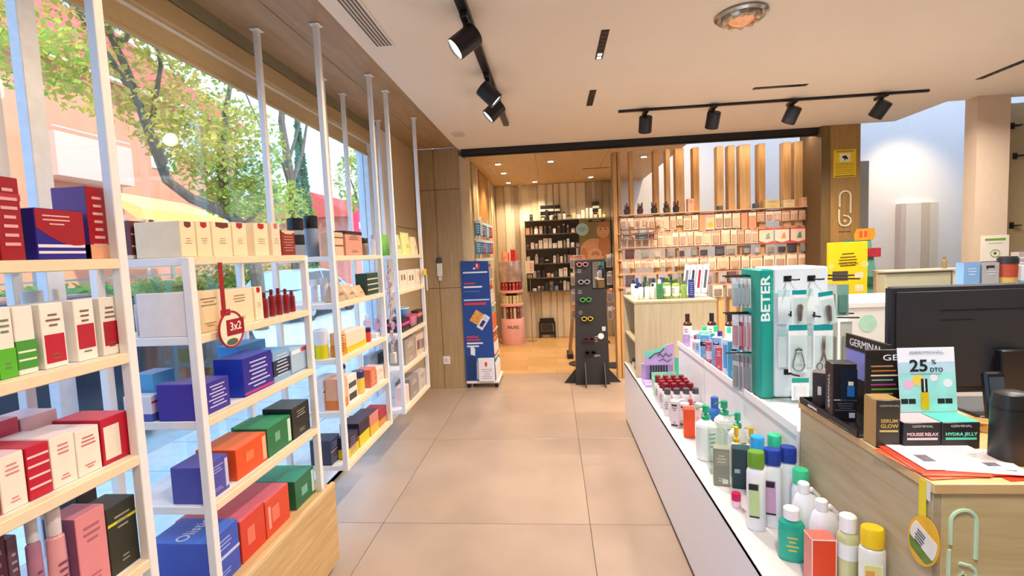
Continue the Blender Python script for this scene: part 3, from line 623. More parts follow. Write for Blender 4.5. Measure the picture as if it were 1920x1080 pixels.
LEFT = [
 ('A', 1, 'carton', 0.9, 0.953, 0.18, -1.207, 0.1, '8c1420', ['lines:e8a0a0'], 'dark red carton at the near edge of the view'),
 ('A', 1, 'carton', 0.958, 1.008, 0.186, -1.207, 0.1, '9c0f1e', ['lines:e6a8a8', 'band:.72,.8,b03040'], 'tall dark red carton with rows of pale print'),
 ('A', 1, 'carton', 1.034, 1.152, 0.123, -1.207, 0.08, '241a8c', ['swoosh:a00c1c', 'stripe:.12,.17,e8e4f0', 'stripe:.24,.3,e8e4f0'], 'low wide blue carton with a red sweep and white stripes'),
 ('A', 1, 'carton', 1.179, 1.234, 0.193, -1.22, 0.1, 'a8101e', ['band:0,.2,f0b088', 'lines:e8b0b0', 'left:6a2a78'], 'tall red carton with purple side and pale orange foot'),
 ('A', 2, 'carton', 0.891, 0.925, 0.158, -1.207, 0.08, 'f4ece0', ['band:0,.42,6cc030'], 'white carton with a green lower half at the near edge'),
 ('A', 2, 'carton', 0.929, 0.963, 0.157, -1.207, 0.08, 'f4ece0', ['band:0,.42,5cb828', 'lines2:708060'], 'white carton with plain green lower half'),
 ('A', 2, 'carton', 0.966, 1.007, 0.155, -1.207, 0.08, 'f4ece0', ['band:.08,.5,4a9a34', 'stripe:.2,.23,e8f0d8', 'stripe:.32,.35,e8f0d8'], 'white carton with white-striped green lower half'),
 ('A', 2, 'carton', 1.022, 1.077, 0.156, -1.207, 0.08, 'f6eee2', ['panel:.08,.92,.08,.52,c01830', 'lines2:806050'], 'white carton with a wide red label block'),
 ('A', 2, 'carton', 1.102, 1.155, 0.156, -1.207, 0.08, 'f6eee2', ['panel:.08,.92,.2,.6,b81c30', 'lines2:806050'], 'white carton with a raised red label block'),
 ('A', 2, 'jar', 1.135, 1.179, 0.183, -1.36, 0.043, 'e8ddd0', ['cap:d8d8dc'], 'pale frosted jar behind the white cartons'),
 ('A', 2, 'carton', 1.172, 1.224, 0.156, -1.207, 0.08, 'f6eee2', ['panel:.1,.95,.16,.58,b01428', 'lines2:806050'], 'white carton with a narrow dark red label block'),
 ('A', 2, 'bottle', 1.198, 1.234, 0.183, -1.36, 0.036, 'f0e0c8', ['cap:f8f0e0'], 'cream bottle behind the white cartons'),
 ('A', 3, 'carton', 0.832, 0.9, 0.137, -1.207, 0.14, 'b8102c', ['lines:f0c0c8'], 'raspberry red carton at the near edge of the view'),
 ('A', 3, 'carton', 0.903, 0.954, 0.124, -1.207, 0.14, 'f6ead8', ['lines2:e08890', 'top:e8c8d0'], 'cream carton with pink print between two red cartons'),
 ('A', 3, 'carton', 0.958, 1.008, 0.124, -1.207, 0.14, 'c2122e', ['stripe:.2,.24,f4d0d0', 'stripe:.4,.44,f4d0d0', 'stripe:.6,.64,f4d0d0', 'stripe:.78,.82,f4d0d0'], 'red carton with fine pale stripes'),
 ('A', 3, 'carton', 1.0, 1.081, 0.158, -1.37, 0.1, 'c8506c', ['top:d8a0b0'], 'pink carton lying behind the red and cream cartons'),
 ('A', 3, 'carton', 1.01, 1.069, 0.124, -1.207, 0.14, 'f6ead8', ['lines2:d87880', 'top:f0e0dc'], 'cream carton with pink print beside the striped red one'),
 ('A', 3, 'carton', 1.071, 1.134, 0.117, -1.207, 0.14, 'f6ead8', ['lines2:d06870', 'top:f0e0dc'], 'cream carton with pink print beside the corner red one'),
 ('A', 3, 'carton', 1.085, 1.176, 0.148, -1.37, 0.1, 'd8b8c4', ['stripe:.4,.6,a04868', 'top:e0ccd4'], 'pale pink carton with dark stripe behind the cream cartons'),
 ('A', 3, 'carton', 1.139, 1.223, 0.124, -1.207, 0.14, 'c00c30', ['panel:.08,.62,.1,.82,f4e6d2', 'top:d02848'], 'raspberry red carton with a cream window panel'),
 ('A', 4, 'carton', 0.854, 0.924, 0.25, -1.24, 0.1, '4a1230', ['lines:907080'], 'dark plum carton at the near edge of the view'),
 ('A', 4, 'carton', 0.933, 0.955, 0.228, -1.25, 0.1, '6c4a5c', ['lines2:b8a0a8', 'top:8a7080'], 'grey plum carton beside the mauve tube'),
 ('A', 4, 'tube', 0.958, 0.992, 0.266, -1.22, 0.033, 'a87088', ['cap:d8d0d4'], 'mauve tube with a pale cap'),
 ('A', 4, 'tube', 0.995, 1.04, 0.255, -1.207, 0.046, 'e09aa0', ['cap:e8dcd8'], 'salmon pink tube with a pale cap'),
 ('A', 4, 'carton', 1.048, 1.126, 0.21, -1.207, 0.09, 'e48c92', ['lines2:b06470', 'left:8c4a64'], 'tall salmon pink carton with plum side'),
 ('A', 4, 'carton', 1.128, 1.217, 0.189, -1.207, 0.09, '2c2c20', ['stripe:.72,.76,d8d020', 'lines2:9a9a80'], 'black carton with a thin yellow stripe'),
 ('A', 4, 'carton', 1.174, 1.234, 0.201, -1.34, 0.1, '26282a', ['top:3a3c3e'], 'plain black carton behind the pink carton'),
 ('B', 1, 'carton', 1.472, 1.531, 0.132, -1.38, 0.07, 'ead8c4', ['band:.1,.95,6a2c28', 'stripe:.3,.34,d8c0b0', 'stripe:.6,.64,d8c0b0'], 'brown-banded carton at the back near end'),
 ('B', 1, 'carton', 1.474, 1.542, 0.118, -1.207, 0.16, 'f6e2bc', ['tab:702c28'], 'cream carton with a brown corner tab'),
 ('B', 1, 'carton', 1.537, 1.582, 0.136, -1.38, 0.07, 'f2e0c4', ['tab:6a3028'], 'cream carton with a brown tab at the back'),
 ('B', 1, 'carton', 1.547, 1.617, 0.121, -1.207, 0.13, 'f6e2bc', ['tab:b01428'], 'cream carton with a bright red tab'),
 ('B', 1, 'carton', 1.623, 1.726, 0.125, -1.207, 0.13, 'f6e2bc', ['tabw:702c28'], 'wide cream carton with a broad brown tab'),
 ('B', 1, 'carton', 1.733, 1.816, 0.129, -1.207, 0.13, 'f6e2bc', ['tab:b01830'], 'cream carton with a crimson tab'),
 ('B', 1, 'carton', 1.864, 1.961, 0.134, -1.207, 0.13, 'f6e2bc', ['tab:c01024'], 'cream carton with a scarlet tab'),
 ('B', 1, 'carton', 1.993, 2.058, 0.142, -1.21, 0.12, 'f2dcc0', ['tab:d07078'], 'narrow cream carton with a pink tab'),
 ('B', 1, 'carton', 2.062, 2.173, 0.114, -1.207, 0.1, '8a2820', ['lines:c88878', 'notch:e8c8a8'], 'brick red carton with a cream notch'),
 ('B', 2, 'carton', 1.466, 1.49, 0.146, -1.207, 0.17, 'f2e6dc', ['tab:c04050'], 'narrow white carton at the near post'),
 ('B', 2, 'carton', 1.499, 1.652, 0.141, -1.207, 0.15, 'f4deb4', ['lines2:a08868'], 'wide cream carton behind the round price tag'),
 ('B', 2, 'tube', 1.532, 1.586, 0.146, -1.42, 0.054, 'd8d8dc', ['cap:b8bcc4'], 'pale grey tube with a metal collar at the back'),
 ('B', 2, 'carton', 1.658, 1.823, 0.136, -1.207, 0.15, 'f4deb8', ['lines2:a08868'], 'wide cream carton beside the round price tag'),
 ('B', 2, 'carton', 1.834, 1.887, 0.135, -1.207, 0.14, 'f6e4c4', ['tab:b01428'], 'narrow cream carton with a red tab beside the red bottles'),
 ('B', 2, 'bottle', 1.904, 1.932, 0.108, -1.207, 0.028, '8c1c20', ['cap:6c1418'], 'dark red bottle'),
 ('B', 2, 'bottle', 1.957, 1.984, 0.117, -1.207, 0.028, '8c1c20', ['cap:6c1418'], 'dark red bottle'),
 ('B', 2, 'bottle', 2.01, 2.039, 0.118, -1.207, 0.028, '8c1c20', ['cap:6c1418'], 'dark red bottle'),
 ('B', 2, 'bottle', 2.065, 2.092, 0.111, -1.207, 0.027, '8c1c20', ['cap:6c1418'], 'dark red bottle'),
 ('B', 2, 'bottle', 2.118, 2.146, 0.1, -1.207, 0.028, '8c1c20', ['cap:6c1418'], 'dark red bottle'),
 ('B', 3, 'carton', 1.466, 1.508, 0.087, -1.36, 0.1, 'e4e4ee', ['band:.0,.3,5060b0', 'stripe:.7,.78,c02848'], 'white and blue carton at the back near end'),
 ('B', 3, 'carton', 1.466, 1.513, 0.124, -1.207, 0.13, '4030a0', ['lines:d0c8f0', 'top:5848b0'], 'low violet carton at the near post'),
 ('B', 3, 'carton', 1.517, 1.643, 0.109, -1.207, 0.13, '382c98', ['lines:d4ccf0', 'top:5040a8'], 'low wide violet carton with white print'),
 ('B', 3, 'carton', 1.527, 1.623, 0.147, -1.4, 0.08, '58a8dc', ['stripe:.5,.55,d0e8f4'], 'sky blue carton at the back near end'),
 ('B', 3, 'carton', 1.726, 1.919, 0.149, -1.207, 0.12, '2a2494', ['lines:c8c8f0', 'left:2038b8', 'top:4848b8', 'stripe:.04,.1,c83078'], 'tall navy violet carton with white print'),
 ('B', 3, 'carton', 1.907, 2.099, 0.166, -1.345, 0.1, '54a0dc', ['top:78b8e8'], 'sky blue carton behind the navy violet one'),
 ('B', 3, 'carton', 1.926, 2.056, 0.134, -1.207, 0.11, '88b0d4', ['band:.2,.7,28304c', 'lines:c8d8e8', 'top:68a8dc'], 'pale blue carton with a dark middle'),
 ('B', 3, 'carton', 2.064, 2.214, 0.113, -1.207, 0.11, 'a8c4dc', ['panel:.05,.55,.8,.95,f4f0f0', 'stripe:.04,.08,7890b0', 'panel:.6,.95,.82,.98,d03050'], 'pale blue carton with a red corner'),
 ('B', 4, 'carton', 1.479, 1.601, 0.128, -1.207, 0.12, '4c4ca8', ['lines2:a8a8d8', 'panel:.85,.98,.1,.9,c8c8e8'], 'indigo blue carton lying low'),
 ('B', 4, 'carton', 1.645, 1.835, 0.118, -1.207, 0.16, 'e8541c', ['panel:.3,.55,.4,.7,f08048', 'panel:.85,.97,.1,.9,f8b890', 'top:f07038'], 'orange carton with an oval emblem'),
 ('B', 4, 'carton', 1.843, 2.023, 0.125, -1.207, 0.15, '1c7444', ['panel:.3,.5,.4,.7,70b088', 'panel:.84,.97,.1,.9,c8e8d0', 'top:289458'], 'green carton with white edge print'),
 ('B', 4, 'carton', 1.966, 2.107, 0.085, -1.365, 0.09, '187040', ['top:249050'], 'green carton behind the orange one'),
 ('B', 4, 'carton', 2.034, 2.188, 0.145, -1.207, 0.14, '20221e', ['lines2:98988c', 'top:383c3c'], 'tall black carton at the far post'),
 ('B', 5, 'carton', 1.466, 1.624, 0.186, -1.207, 0.22, '3a58c0', ['panel:.0,1,.46,.52,c8d0f0', 'lines2:a0b0e8', 'top:4878d8'], 'large blue carton with white slanting lettering on top'),
 ('B', 5, 'carton', 1.635, 1.784, 0.165, -1.207, 0.26, 'd8402c', ['panel:.25,.55,.3,.7,e87860', 'top:dc6874'], 'large red carton beside the blue one'),
 ('B', 5, 'carton', 1.791, 1.963, 0.157, -1.207, 0.26, 'dc4a30', ['panel:.25,.55,.3,.7,e87860', 'panel:.1,.2,.2,.8,f0a090', 'top:dc6874'], 'large red carton beside the green one'),
 ('B', 5, 'carton', 2.015, 2.188, 0.133, -1.207, 0.24, '1c6c4c', ['panel:.3,.6,.3,.6,70b098', 'panel:.84,.97,.1,.9,c8e8d8', 'top:2c8c68'], 'large green carton at the far post'),
 ('C', 1, 'jar', 2.496, 2.58, 0.213, -1.36, 0.084, 'a8aeb4', ['cap:1c1e20', 'band2:1c1e20'], 'grey jar with black lid at the back'),
 ('C', 1, 'carton', 2.587, 2.697, 0.132, -1.207, 0.08, 'd8b898', ['stripe:.4,.46,6a4838', 'stripe:.75,.8,504038'], 'small tan carton with brown stripes'),
 ('C', 1, 'jar', 2.625, 2.7, 0.234, -1.34, 0.074, '8ea2bc', ['cap:1c1e22'], 'blue grey jar with black lid at the back'),
 ('C', 1, 'carton', 2.735, 2.98, 0.147, -1.21, 0.09, 'd89884', ['band:.86,1,2a2220', 'lines2:8a5848'], 'pinkish carton with a black top band'),
 ('C', 1, 'jar', 3.03, 3.092, 0.113, -1.207, 0.063, '8a7868', ['cap:1e1c1c'], 'brown jar with a black lid'),
 ('C', 1, 'bottle', 3.19, 3.234, 0.14, -1.207, 0.044, 'e8e2e8', ['cap:c8b8d0'], 'small white bottle with lilac cap'),
 ('C', 2, 'pouch', 2.572, 2.712, 0.112, -1.207, 0.09, 'c4a888', ['lines2:6a5a48'], 'tan refill pouch'),
 ('C', 2, 'jar', 2.673, 2.712, 0.128, -1.38, 0.04, 'd4d4e0', ['cap:f0f0f4'], 'white jar at the back near end'),
 ('C', 2, 'jar', 2.715, 2.759, 0.134, -1.34, 0.044, 'dcdce8', ['cap:f2f2f6'], 'white jar behind the near post'),
 ('C', 2, 'pouch', 2.718, 2.85, 0.087, -1.207, 0.09, 'ccb090', ['lines2:6a5a48'], 'tan refill pouch'),
 ('C', 2, 'pouch', 2.857, 3.003, 0.071, -1.207, 0.09, 'e0b48c', ['lines2:6a5a48'], 'tan refill pouch'),
 ('C', 2, 'carton', 3.018, 3.21, 0.14, -1.207, 0.08, '28402c', ['stripe:.2,.26,c8d0c0', 'stripe:.45,.51,c8d0c0', 'stripe:.7,.76,c8d0c0', 'top:5a7a68'], 'dark green carton with white stripes'),
 ('C', 3, 'tub', 2.496, 2.575, 0.162, -1.26, 0.079, 'f0e010', ['cap:e8eaf4', 'band2:e8eaf4'], 'bright yellow tub with white top'),
 ('C', 3, 'carton', 2.533, 2.594, 0.09, -1.34, 0.05, 'a89020', ['lines:302810'], 'narrow mustard carton with black print'),
 ('C', 3, 'carton', 2.553, 2.637, 0.135, -1.207, 0.049, 'f0b878', ['band:0,.5,d88820', 'lines:7a4820'], 'cream and orange carton by the near post'),
 ('C', 3, 'carton', 2.65, 2.938, 0.116, -1.207, 0.1, 'f2d8bc', ['band:0,.3,e8c028'], 'wide cream carton with a yellow foot'),
 ('C', 3, 'jar', 2.993, 3.044, 0.093, -1.207, 0.051, 'd8402c', ['cap:1c1c48'], 'red jar with a navy lid'),
 ('C', 3, 'carton', 3.151, 3.234, 0.03, -1.22, 0.07, 'e8e0dc', ['stripe:.4,.5,b0a8a8'], 'small white carton at the far post'),
 ('C', 4, 'carton', 2.514, 2.7, 0.17, -1.3, 0.08, 'e4e6f2', ['stripe:.6,.64,48507c', 'panel:.6,.85,.06,.2,8088a0'], 'white carton with a blue line behind the near post'),
 ('C', 4, 'carton', 2.531, 2.622, 0.176, -1.207, 0.089, 'f0b48c', ['band:0,.3,e88038'], 'cream and orange carton by the near post'),
 ('C', 4, 'carton', 2.628, 2.758, 0.158, -1.207, 0.089, 'ece4dc', ['panel:.1,.9,.1,.35,383c38', 'panel:.1,.9,.55,.75,485048'], 'white carton with black blocks'),
 ('C', 4, 'jar', 2.826, 2.9, 0.142, -1.207, 0.073, 'ecc850', ['cap:303468'], 'yellow jar with a navy lid'),
 ('C', 4, 'carton', 2.969, 3.064, 0.118, -1.207, 0.1, 'e07048', ['lines:f0c0a0'], 'narrow red orange carton'),
 ('C', 4, 'tub', 2.999, 3.057, 0.144, -1.4, 0.058, 'f0f0f8', ['cap:2c2c68'], 'white tub with a navy lid at the back'),
 ('C', 4, 'carton', 3.082, 3.234, 0.094, -1.207, 0.12, 'f2d8c4', ['lines2:b89888'], 'wide cream carton at the far post'),
 ('C', 5, 'carton', 2.496, 2.614, 0.142, -1.27, 0.12, '3c4460', ['lines2:8890a8', 'stripe:.5,.54,c0a0a8'], 'slate navy carton behind the near post'),
 ('C', 5, 'carton', 2.577, 2.722, 0.125, -1.207, 0.059, '2a1c38', ['band:0,.45,e4c01c', 'lines:8070a0', 'top:3a2c48'], 'dark purple and yellow carton'),
 ('C', 5, 'carton', 2.74, 2.893, 0.148, -1.207, 0.12, '301c34', ['band:0,.5,e8c820', 'top:403048'], 'dark purple and yellow carton'),
 ('C', 5, 'carton', 2.91, 3.062, 0.138, -1.207, 0.12, 'd88478', ['band:0,.45,e0b430', 'top:4c2c30'], 'salmon and yellow carton'),
 ('C', 5, 'carton', 3.071, 3.218, 0.115, -1.207, 0.12, 'a82c38', ['band:0,.4,d09038'], 'dark red carton at the far post'),
 ('D', 1, 'pouch', 3.634, 3.807, 0.162, -1.207, 0.06, 'e0d8a0', ['lines2:b0a870'], 'pale yellow pouch'),
 ('D', 1, 'pouch', 3.76, 3.951, 0.174, -1.36, 0.05, '7ad060', ['lines2:e0f0d0'], 'bright green pouch at the near post'),
 ('D', 1, 'pouch', 3.837, 4.062, 0.187, -1.207, 0.06, 'e8e090', ['lines2:a0c060', 'top:b0e090'], 'yellow green pouch'),
 ('D', 1, 'pouch', 4.092, 4.274, 0.159, -1.207, 0.06, 'f0dca8', ['lines2:b0a070'], 'cream pouch'),
 ('D', 2, 'carton', 3.672, 3.867, 0.147, -1.207, 0.1, 'f0dcc0', ['panel:.2,.4,.5,.8,907860', 'panel:.55,.75,.5,.8,907860'], 'cream carton with face-like print'),
 ('D', 2, 'carton', 3.882, 4.1, 0.147, -1.207, 0.1, 'f2dfc6', ['panel:.2,.4,.4,.7,907860', 'panel:.55,.75,.4,.7,907860'], 'cream carton with paired dots'),
 ('D', 2, 'carton', 4.116, 4.274, 0.148, -1.207, 0.1, 'f2dcc0', ['lines2:b09878'], 'plain cream carton with fine print'),
 ('D', 3, 'bottle', 3.536, 3.593, 0.167, -1.42, 0.057, 'e8c4d4', ['cap:f6f2f6'], 'pink bottle with white cap at the back'),
 ('D', 3, 'carton', 3.685, 3.857, 0.106, -1.207, 0.135, '33202a', ['band:.5,.7,d84890'], 'black and pink carton'),
 ('D', 3, 'bottle', 3.73, 3.774, 0.139, -1.42, 0.045, 'dcb0c4', ['cap:f6f2f6'], 'rosy bottle with white cap at the back'),
 ('D', 3, 'carton', 3.872, 4.094, 0.105, -1.207, 0.135, 'b8406c', ['band:0,.35,241c20', 'lines:f0c0d0'], 'pink carton with a black foot'),
 ('D', 3, 'bottle', 3.877, 3.923, 0.126, -1.42, 0.047, 'e8bccc', ['cap:f6f2f6'], 'pale rose bottle with white cap at the back'),
 ('D', 3, 'bowl', 3.795, 3.925, 0.07, -1.207, 0.13, '5aa0d8', [], 'blue bowl with white rim'),
 ('D', 3, 'carton', 4.112, 4.274, 0.121, -1.207, 0.06, '2a2022', ['band:.55,.8,e07850'], 'black carton with an orange band'),
 ('D', 4, 'carton', 3.571, 3.742, 0.117, -1.45, 0.05, 'a4b4c8', ['lines2:687890'], 'grey blue carton at the back'),
 ('D', 4, 'carton', 3.712, 3.984, 0.203, -1.207, 0.1, 'a89888', ['lines2:e0d8d0'], 'taupe carton with pale lines'),
 ('D', 4, 'carton', 3.764, 3.941, 0.091, -1.45, 0.05, '50586c', ['lines2:a0a8b8'], 'slate carton at the back'),
 ('D', 4, 'carton', 3.922, 4.126, 0.139, -1.36, 0.08, 'c8ccc8', [], 'pale grey carton at the near post'),
 ('D', 4, 'carton', 4.014, 4.274, 0.183, -1.207, 0.1, 'd8c0a8', ['panel:.1,.45,.3,.75,7a6058', 'panel:.55,.9,.25,.7,8a6c60'], 'beige carton with brown scroll print'),
 ('D', 5, 'carton', 3.62, 3.748, 0.153, -1.207, 0.08, 'f0d0c8', [], 'pale pink carton'),
 ('D', 5, 'carton', 3.78, 4.017, 0.176, -1.207, 0.1, '988c84', ['lines2:ddd0c8'], 'grey carton with pale print'),
 ('D', 5, 'carton', 3.864, 4.066, 0.125, -1.36, 0.08, 'f0ece8', [], 'white carton at the near post'),
 ('D', 5, 'carton', 4.032, 4.274, 0.158, -1.207, 0.1, 'c8bcb0', ['lines2:807468'], 'light grey carton with dark print'),
]

cnt = {}
for row in LEFT: cnt[(row[0], row[1], row[-1])] = cnt.get((row[0], row[1], row[-1]), 0) + 1
seen = {}
for i, (u, s, kind, y0, y1, h, fx, dep, col, deco, desc) in enumerate(LEFT):
    w = y1 - y0; z = SZ[u][s - 1] + .0008; yc = (y0 + y1) / 2
    op = _opts(deco)
    if kind == 'carton': o = carton(w, dep, h, col, deco, seed=i)
    elif kind == 'bottle': o = bottle(w, h, col, op.get('cap', 'ffffff'))
    elif kind == 'jar': o = jar(w, h, col, op.get('cap', '202020'), band=op.get('band2'))
    elif kind == 'tube': o = tube(w, h, col, op.get('cap', 'dddddd'))
    elif kind == 'tub': o = tub(w, h, col, op.get('cap', 'ffffff'), band=op.get('band2'))
    elif kind == 'pouch': o = pouch(w, h, dep, col, deco)
    elif kind == 'bowl': o = bowl(w, h, col)
    if kind == 'bowl': z += .107
    x = fx if kind in ('carton', 'pouch') else fx - w / 2
    at(o, x, yc, z, PI / 2)
    key = (u, s, desc); seen[key] = seen.get(key, 0) + 1
    where = (SHN[s - 1] + ' shelf' if not (u == 'B' and s == 5) else 'top of base') + ', ' + UW[u]
    lab = desc + (', ' + ORD[seen[key] - 1] + ' along' if cnt[key] > 1 else '') + ', ' + where
    if len(lab.split()) > 16: lab = desc + (', ' + ORD[seen[key] - 1] if cnt[key] > 1 else '') + ', ' + where.replace('shelf unit', 'unit')
    tag(o, lab, CATS[kind])
    if col == '3a58c0': text('lettering', 'Olistic', .062, M('e8ecf8', .4, var=0), o, (0, dep * .5, h + .0012), '+z', width=w * .86)
# round offer tag hanging from the top shelf of the wooden-based unit
t = thing('offer_tag', 'round white offer tag with red strip and red 3x2 label', 'tag', (-1.160, 1.585, 1.58))
obj('strip', MB().box(-.0006, -.011, -.20, .0006, .011, 0), M('a01028', .4, var=0), t)
mb = MB().lathe([(.064, 0), (.064, .001)], 28); mb.xf(T(0, .03, -.24) @ Matrix.Rotation(PI / 2, 4, 'Y')); obj('disc', mb, M('f6e6cc', .4, var=0), t)
obj('rim', MB().tube([(.001, .03 + .064 * math.cos(a * PI / 16), -.24 + .064 * math.sin(a * PI / 16)) for a in range(32)], .004, 6, True), M('a81830', .4, var=0), t)
obj('label', MB().box(.0012, .005, -.262, .002, .10, -.205), M('9c0c24', .4, var=0), t); obj('label', MB().box(.0012, -.02, -.188, .002, .03, -.166), M('a01028', .4, var=0), t)
obj('green_oval', MB().lathe([(.03, 0), (.03, .0008)], 20).xf(T(.0012, .03, -.285) @ Matrix.Rotation(PI / 2, 4, 'Y') @ Matrix.Diagonal((.4, 1, 1, 1))), M('506850', .4, var=0), t)
text('lettering', '3x2', .042, M('f8ece0', .4, var=0), t, (.0024, .052, -.232), '+x', bold=.01)
# zigzag clip strip of small sachets between the two tall units
t = thing('clip_strip', 'hanging strip of small lilac grey sachets between the tall units', 'clip strip', (-1.165, 3.30, 1.52))
obj('strip', MB().box(-.0008, -.006, -.62, .0008, .006, 0), M('3a3438', .4, var=0), t)
for k in range(12):
    mb = MB().cbox(-.003, -.03, -.05, .003, .03, 0, .001); mb.xf(T(.005, .012 * (-1) ** k, -.012 - .05 * k) @ RX(.25 * (-1) ** k))
    s_ = obj('sachet', mb, M('b8a4ac', .35, var=.2, scale=60), t)
    obj('printed_lines', bars(MB(), -.02, .02, -.04, -.012, 0, 2, k).xf(T(.0085, .012 * (-1) ** k, -.012 - .05 * k) @ RX(.25 * (-1) ** k) @ RZ(PI / 2)), M('4a3c44', .4, var=0), s_, False)
obj('end_tray', MB().cbox(-.02, -.02, -.70, .02, .02, -.622, .003), M('d8d4d0', .4, var=0), t)
t = thing('hang_tag', 'small yellow and white shelf flag at the end unit post', 'tag', (-1.160, 4.25, 1.46))
obj('flag', MB().box(0, -.04, -.055, .001, .06, 0), M('f0cc30', .4, var=0), t); obj('tail', MB().box(0, .03, -.2, .001, .075, -.056), M('c8d0cc', .3, var=.05), t)
# sockets and call point on the wooden column
t = thing('wall_phone', 'white handset with grey top mounted on the wooden column', 'wall device', (-1.325, 5.519, 1.33))
obj('body', MB().cbox(-.032, -.03, 0, .032, 0, .16, .008), M('eeeae2', .4, var=0), t); obj('screen', MB().cbox(-.03, -.034, .155, .03, 0, .22, .008), M('4a4640', .3, var=0), t); obj('cable_tail', MB().cbox(-.02, -.02, -.05, .02, 0, .002, .006), M('e4dfd4', .4, var=0), t)
t = thing('wall_socket', 'white double wall socket low on the wooden column', 'socket', (-1.30, 5.519, .29))
obj('plate', MB().cbox(-.042, -.008, 0, .042, 0, .095, .003), M('f0ece4', .4, var=0), t); obj('socket_face', MB().lathe([(.026, 0), (.024, .004)], 16).xf(T(0, -.008, .047) @ RX(PI / 2)), M('d8d2c8', .4, var=0), t)
# ---------------------------------------------------------------- island counter on the right
GW = WOOD('cdbd9c', 'bba983', 'z', .5, 3, 16); GWX = WOOD('c6b48e', 'b29f78', 'y', .5, 2.5, 14)
CW = M('eeecec', .3, var=.01)
t = thing('island_counter', 'long low white island counter with a lit ledge beside the aisle', 'counter', (.605, 2.75, 0))
obj('plinth', MB().box(.02, -1.59, 0, .24, 1.585, .03), M('4a4440', .6), t)
obj('front_panel', MB().cbox(0, -1.60, .03, .018, 1.60, .548, .002), M('f4f4f7', .35, var=.01), t)
obj('rear_body', MB().box(.25, -.975, .0, .86, 1.58, .53), CW, t)
obj('ledge', MB().cbox(.0, -1.60, .53, .248, 1.02, .552, .002), M('f2e8e2', .3, var=.01), t)
obj('end_panel', MB().box(.018, 1.582, .03, .86, 1.60, .53), M('d9d8da', .35, var=.015), t)
obj('end_deck', MB().cbox(.0, 1.025, .525, .86, 1.60, .545, .002), GWX, t)
obj('deck', MB().box(.25, .685, .53, .86, 1.02, .552), M('f2e8e2', .3, var=.01), t)
for y0, y1 in ((-.98, .09), (.10, .68)):
    s_ = obj('step', MB().cbox(.25, y0, .531, .86, y1, .885, .002), CW, t)
    obj('step_lip', MB().cbox(.243, y0 + .002, .87, .25, y1 - .002, .905, .001), M('f6f4f4', .3, var=0), s_)
LZ, SZ2 = .553, .8855
# open wooden box at the far end
t = thing('display_box', 'pale wooden open-sided display box at the end of the island counter', 'display box', (.615, 3.785, .5485))
obj('front_board', MB().cbox(0, 0, 0, .62, .018, .585, .001), GW, t); obj('back_board', MB().cbox(0, .542, 0, .62, .56, .585, .001), GW, t)
obj('right_board', MB().cbox(.602, .018, 0, .62, .542, .585, .001), GW, t); obj('top_board', MB().cbox(-.006, -.004, .585, .626, .564, .603, .001), GWX, t)
obj('inner_shelf', MB().box(.0, .02, .27, .60, .54, .285), GWX, t)
o = bottle(.045, .15, 'f2f0ea', '3a4a38', label='708868', lines='2a3a28'); at(o, .68, 3.98, .5487, -PI / 2); tag(o, 'small white bottle with green label inside the open wooden box', 'bottle')
o = jar(.05, .07, 'e8e6e0', '2c2c2c'); at(o, .67, 4.14, .5487, -PI / 2); tag(o, 'small white jar with dark lid inside the open wooden box', 'jar')
TOPZ = .5485 + .604
GCL = M('7aa054', .12, var=.05, spec=.8)
tops = [(.655, 3.93, .042, .115, 'f2f2f0', '28262c', 'white bottle with black dropper cap'), (.700, 3.97, .040, .125, 'f4f4f2', '283a68', 'white bottle with navy cap'), (.742, 3.93, .040, .13, 'f0f0ee', '5c7a2c', 'white bottle with olive green cap'), (.79, 3.95, .042, .125, 'f2f2f0', '244a44', 'white bottle with dark teal cap'),
        (.838, 3.92, .05, .155, '3c8050', 'e8f0e8', 'green bottle with white cap'), (.90, 3.95, .066, .165, '84a848', '3c6038', 'large olive green clear bottle'), (.972, 3.95, .06, .155, 'a0b858', '486830', 'pale green clear bottle'), (1.030, 3.93, .045, .14, '8cae50', '5c7034', 'small green clear bottle')]
for i, (x, y, w, h, c, cp, d) in enumerate(tops):
    o = bottle(w, h, c, cp, sh=.12, rough=.15, label='e8eee0' if i in (5, 6) else None, lines='607048'); at(o, x, y, TOPZ, -PI / 4); tag(o, d + ' on top of the wooden box', 'bottle')
for i, (x, y) in enumerate(((.66, 4.08), (.70, 4.14), (.76, 4.10), (.83, 4.12), (.90, 4.13), (.97, 4.10))):
    o = bottle(.044, .15 + .012 * (i % 3), ['eef0ee', '2c3a78', '34503c'][i % 3], ['2c2c34', '3c4a90', '24443c'][i % 3], sh=.12); at(o, x, y, TOPZ, 0); tag(o, ORD[i] + ' bottle along the back row on top of the wooden box', 'bottle')
o = carton(.045, .04, .145, '2c3488', ['lines:8c94d0']); at(o, 1.085, 3.92, TOPZ, -.3); tag(o, 'slim navy carton on top of the wooden box', 'carton')
t = thing('brochure_holder', 'tilted white rack of long grey and white packs on the wooden box', 'display', (1.14, 4.04, TOPZ))
obj('tray', MB().cbox(-.11, -.06, 0, .085, .06, .02, .003), M('e8ecec', .3, var=0), t)
obj('back_plate', MB().cbox(-.10, .035, .015, .085, .045, .27, .002).xf(RY(-.10)), CLEAR('e8f4f2', .12), t)
for k in range(4):
    m = T(-.075 + .048 * k, -.01 - .008 * k, .03) @ RY(.16) @ RX(-.15)
    c_ = obj('pack', MB().cbox(-.022, 0, 0, .022, .008, .235, .001).xf(m), M(['eceef0', 'e4e6ea', 'f0f0f2', 'dfe3e6'][k], .35, var=.02), t)
    obj('printed_stripe', MB().box(-.009, -.0008, .04, .010, 0, .19).xf(m), M(['70757c', '3c3e46', 'a03048', '5c6068'][k], .35, var=0), c_, False)
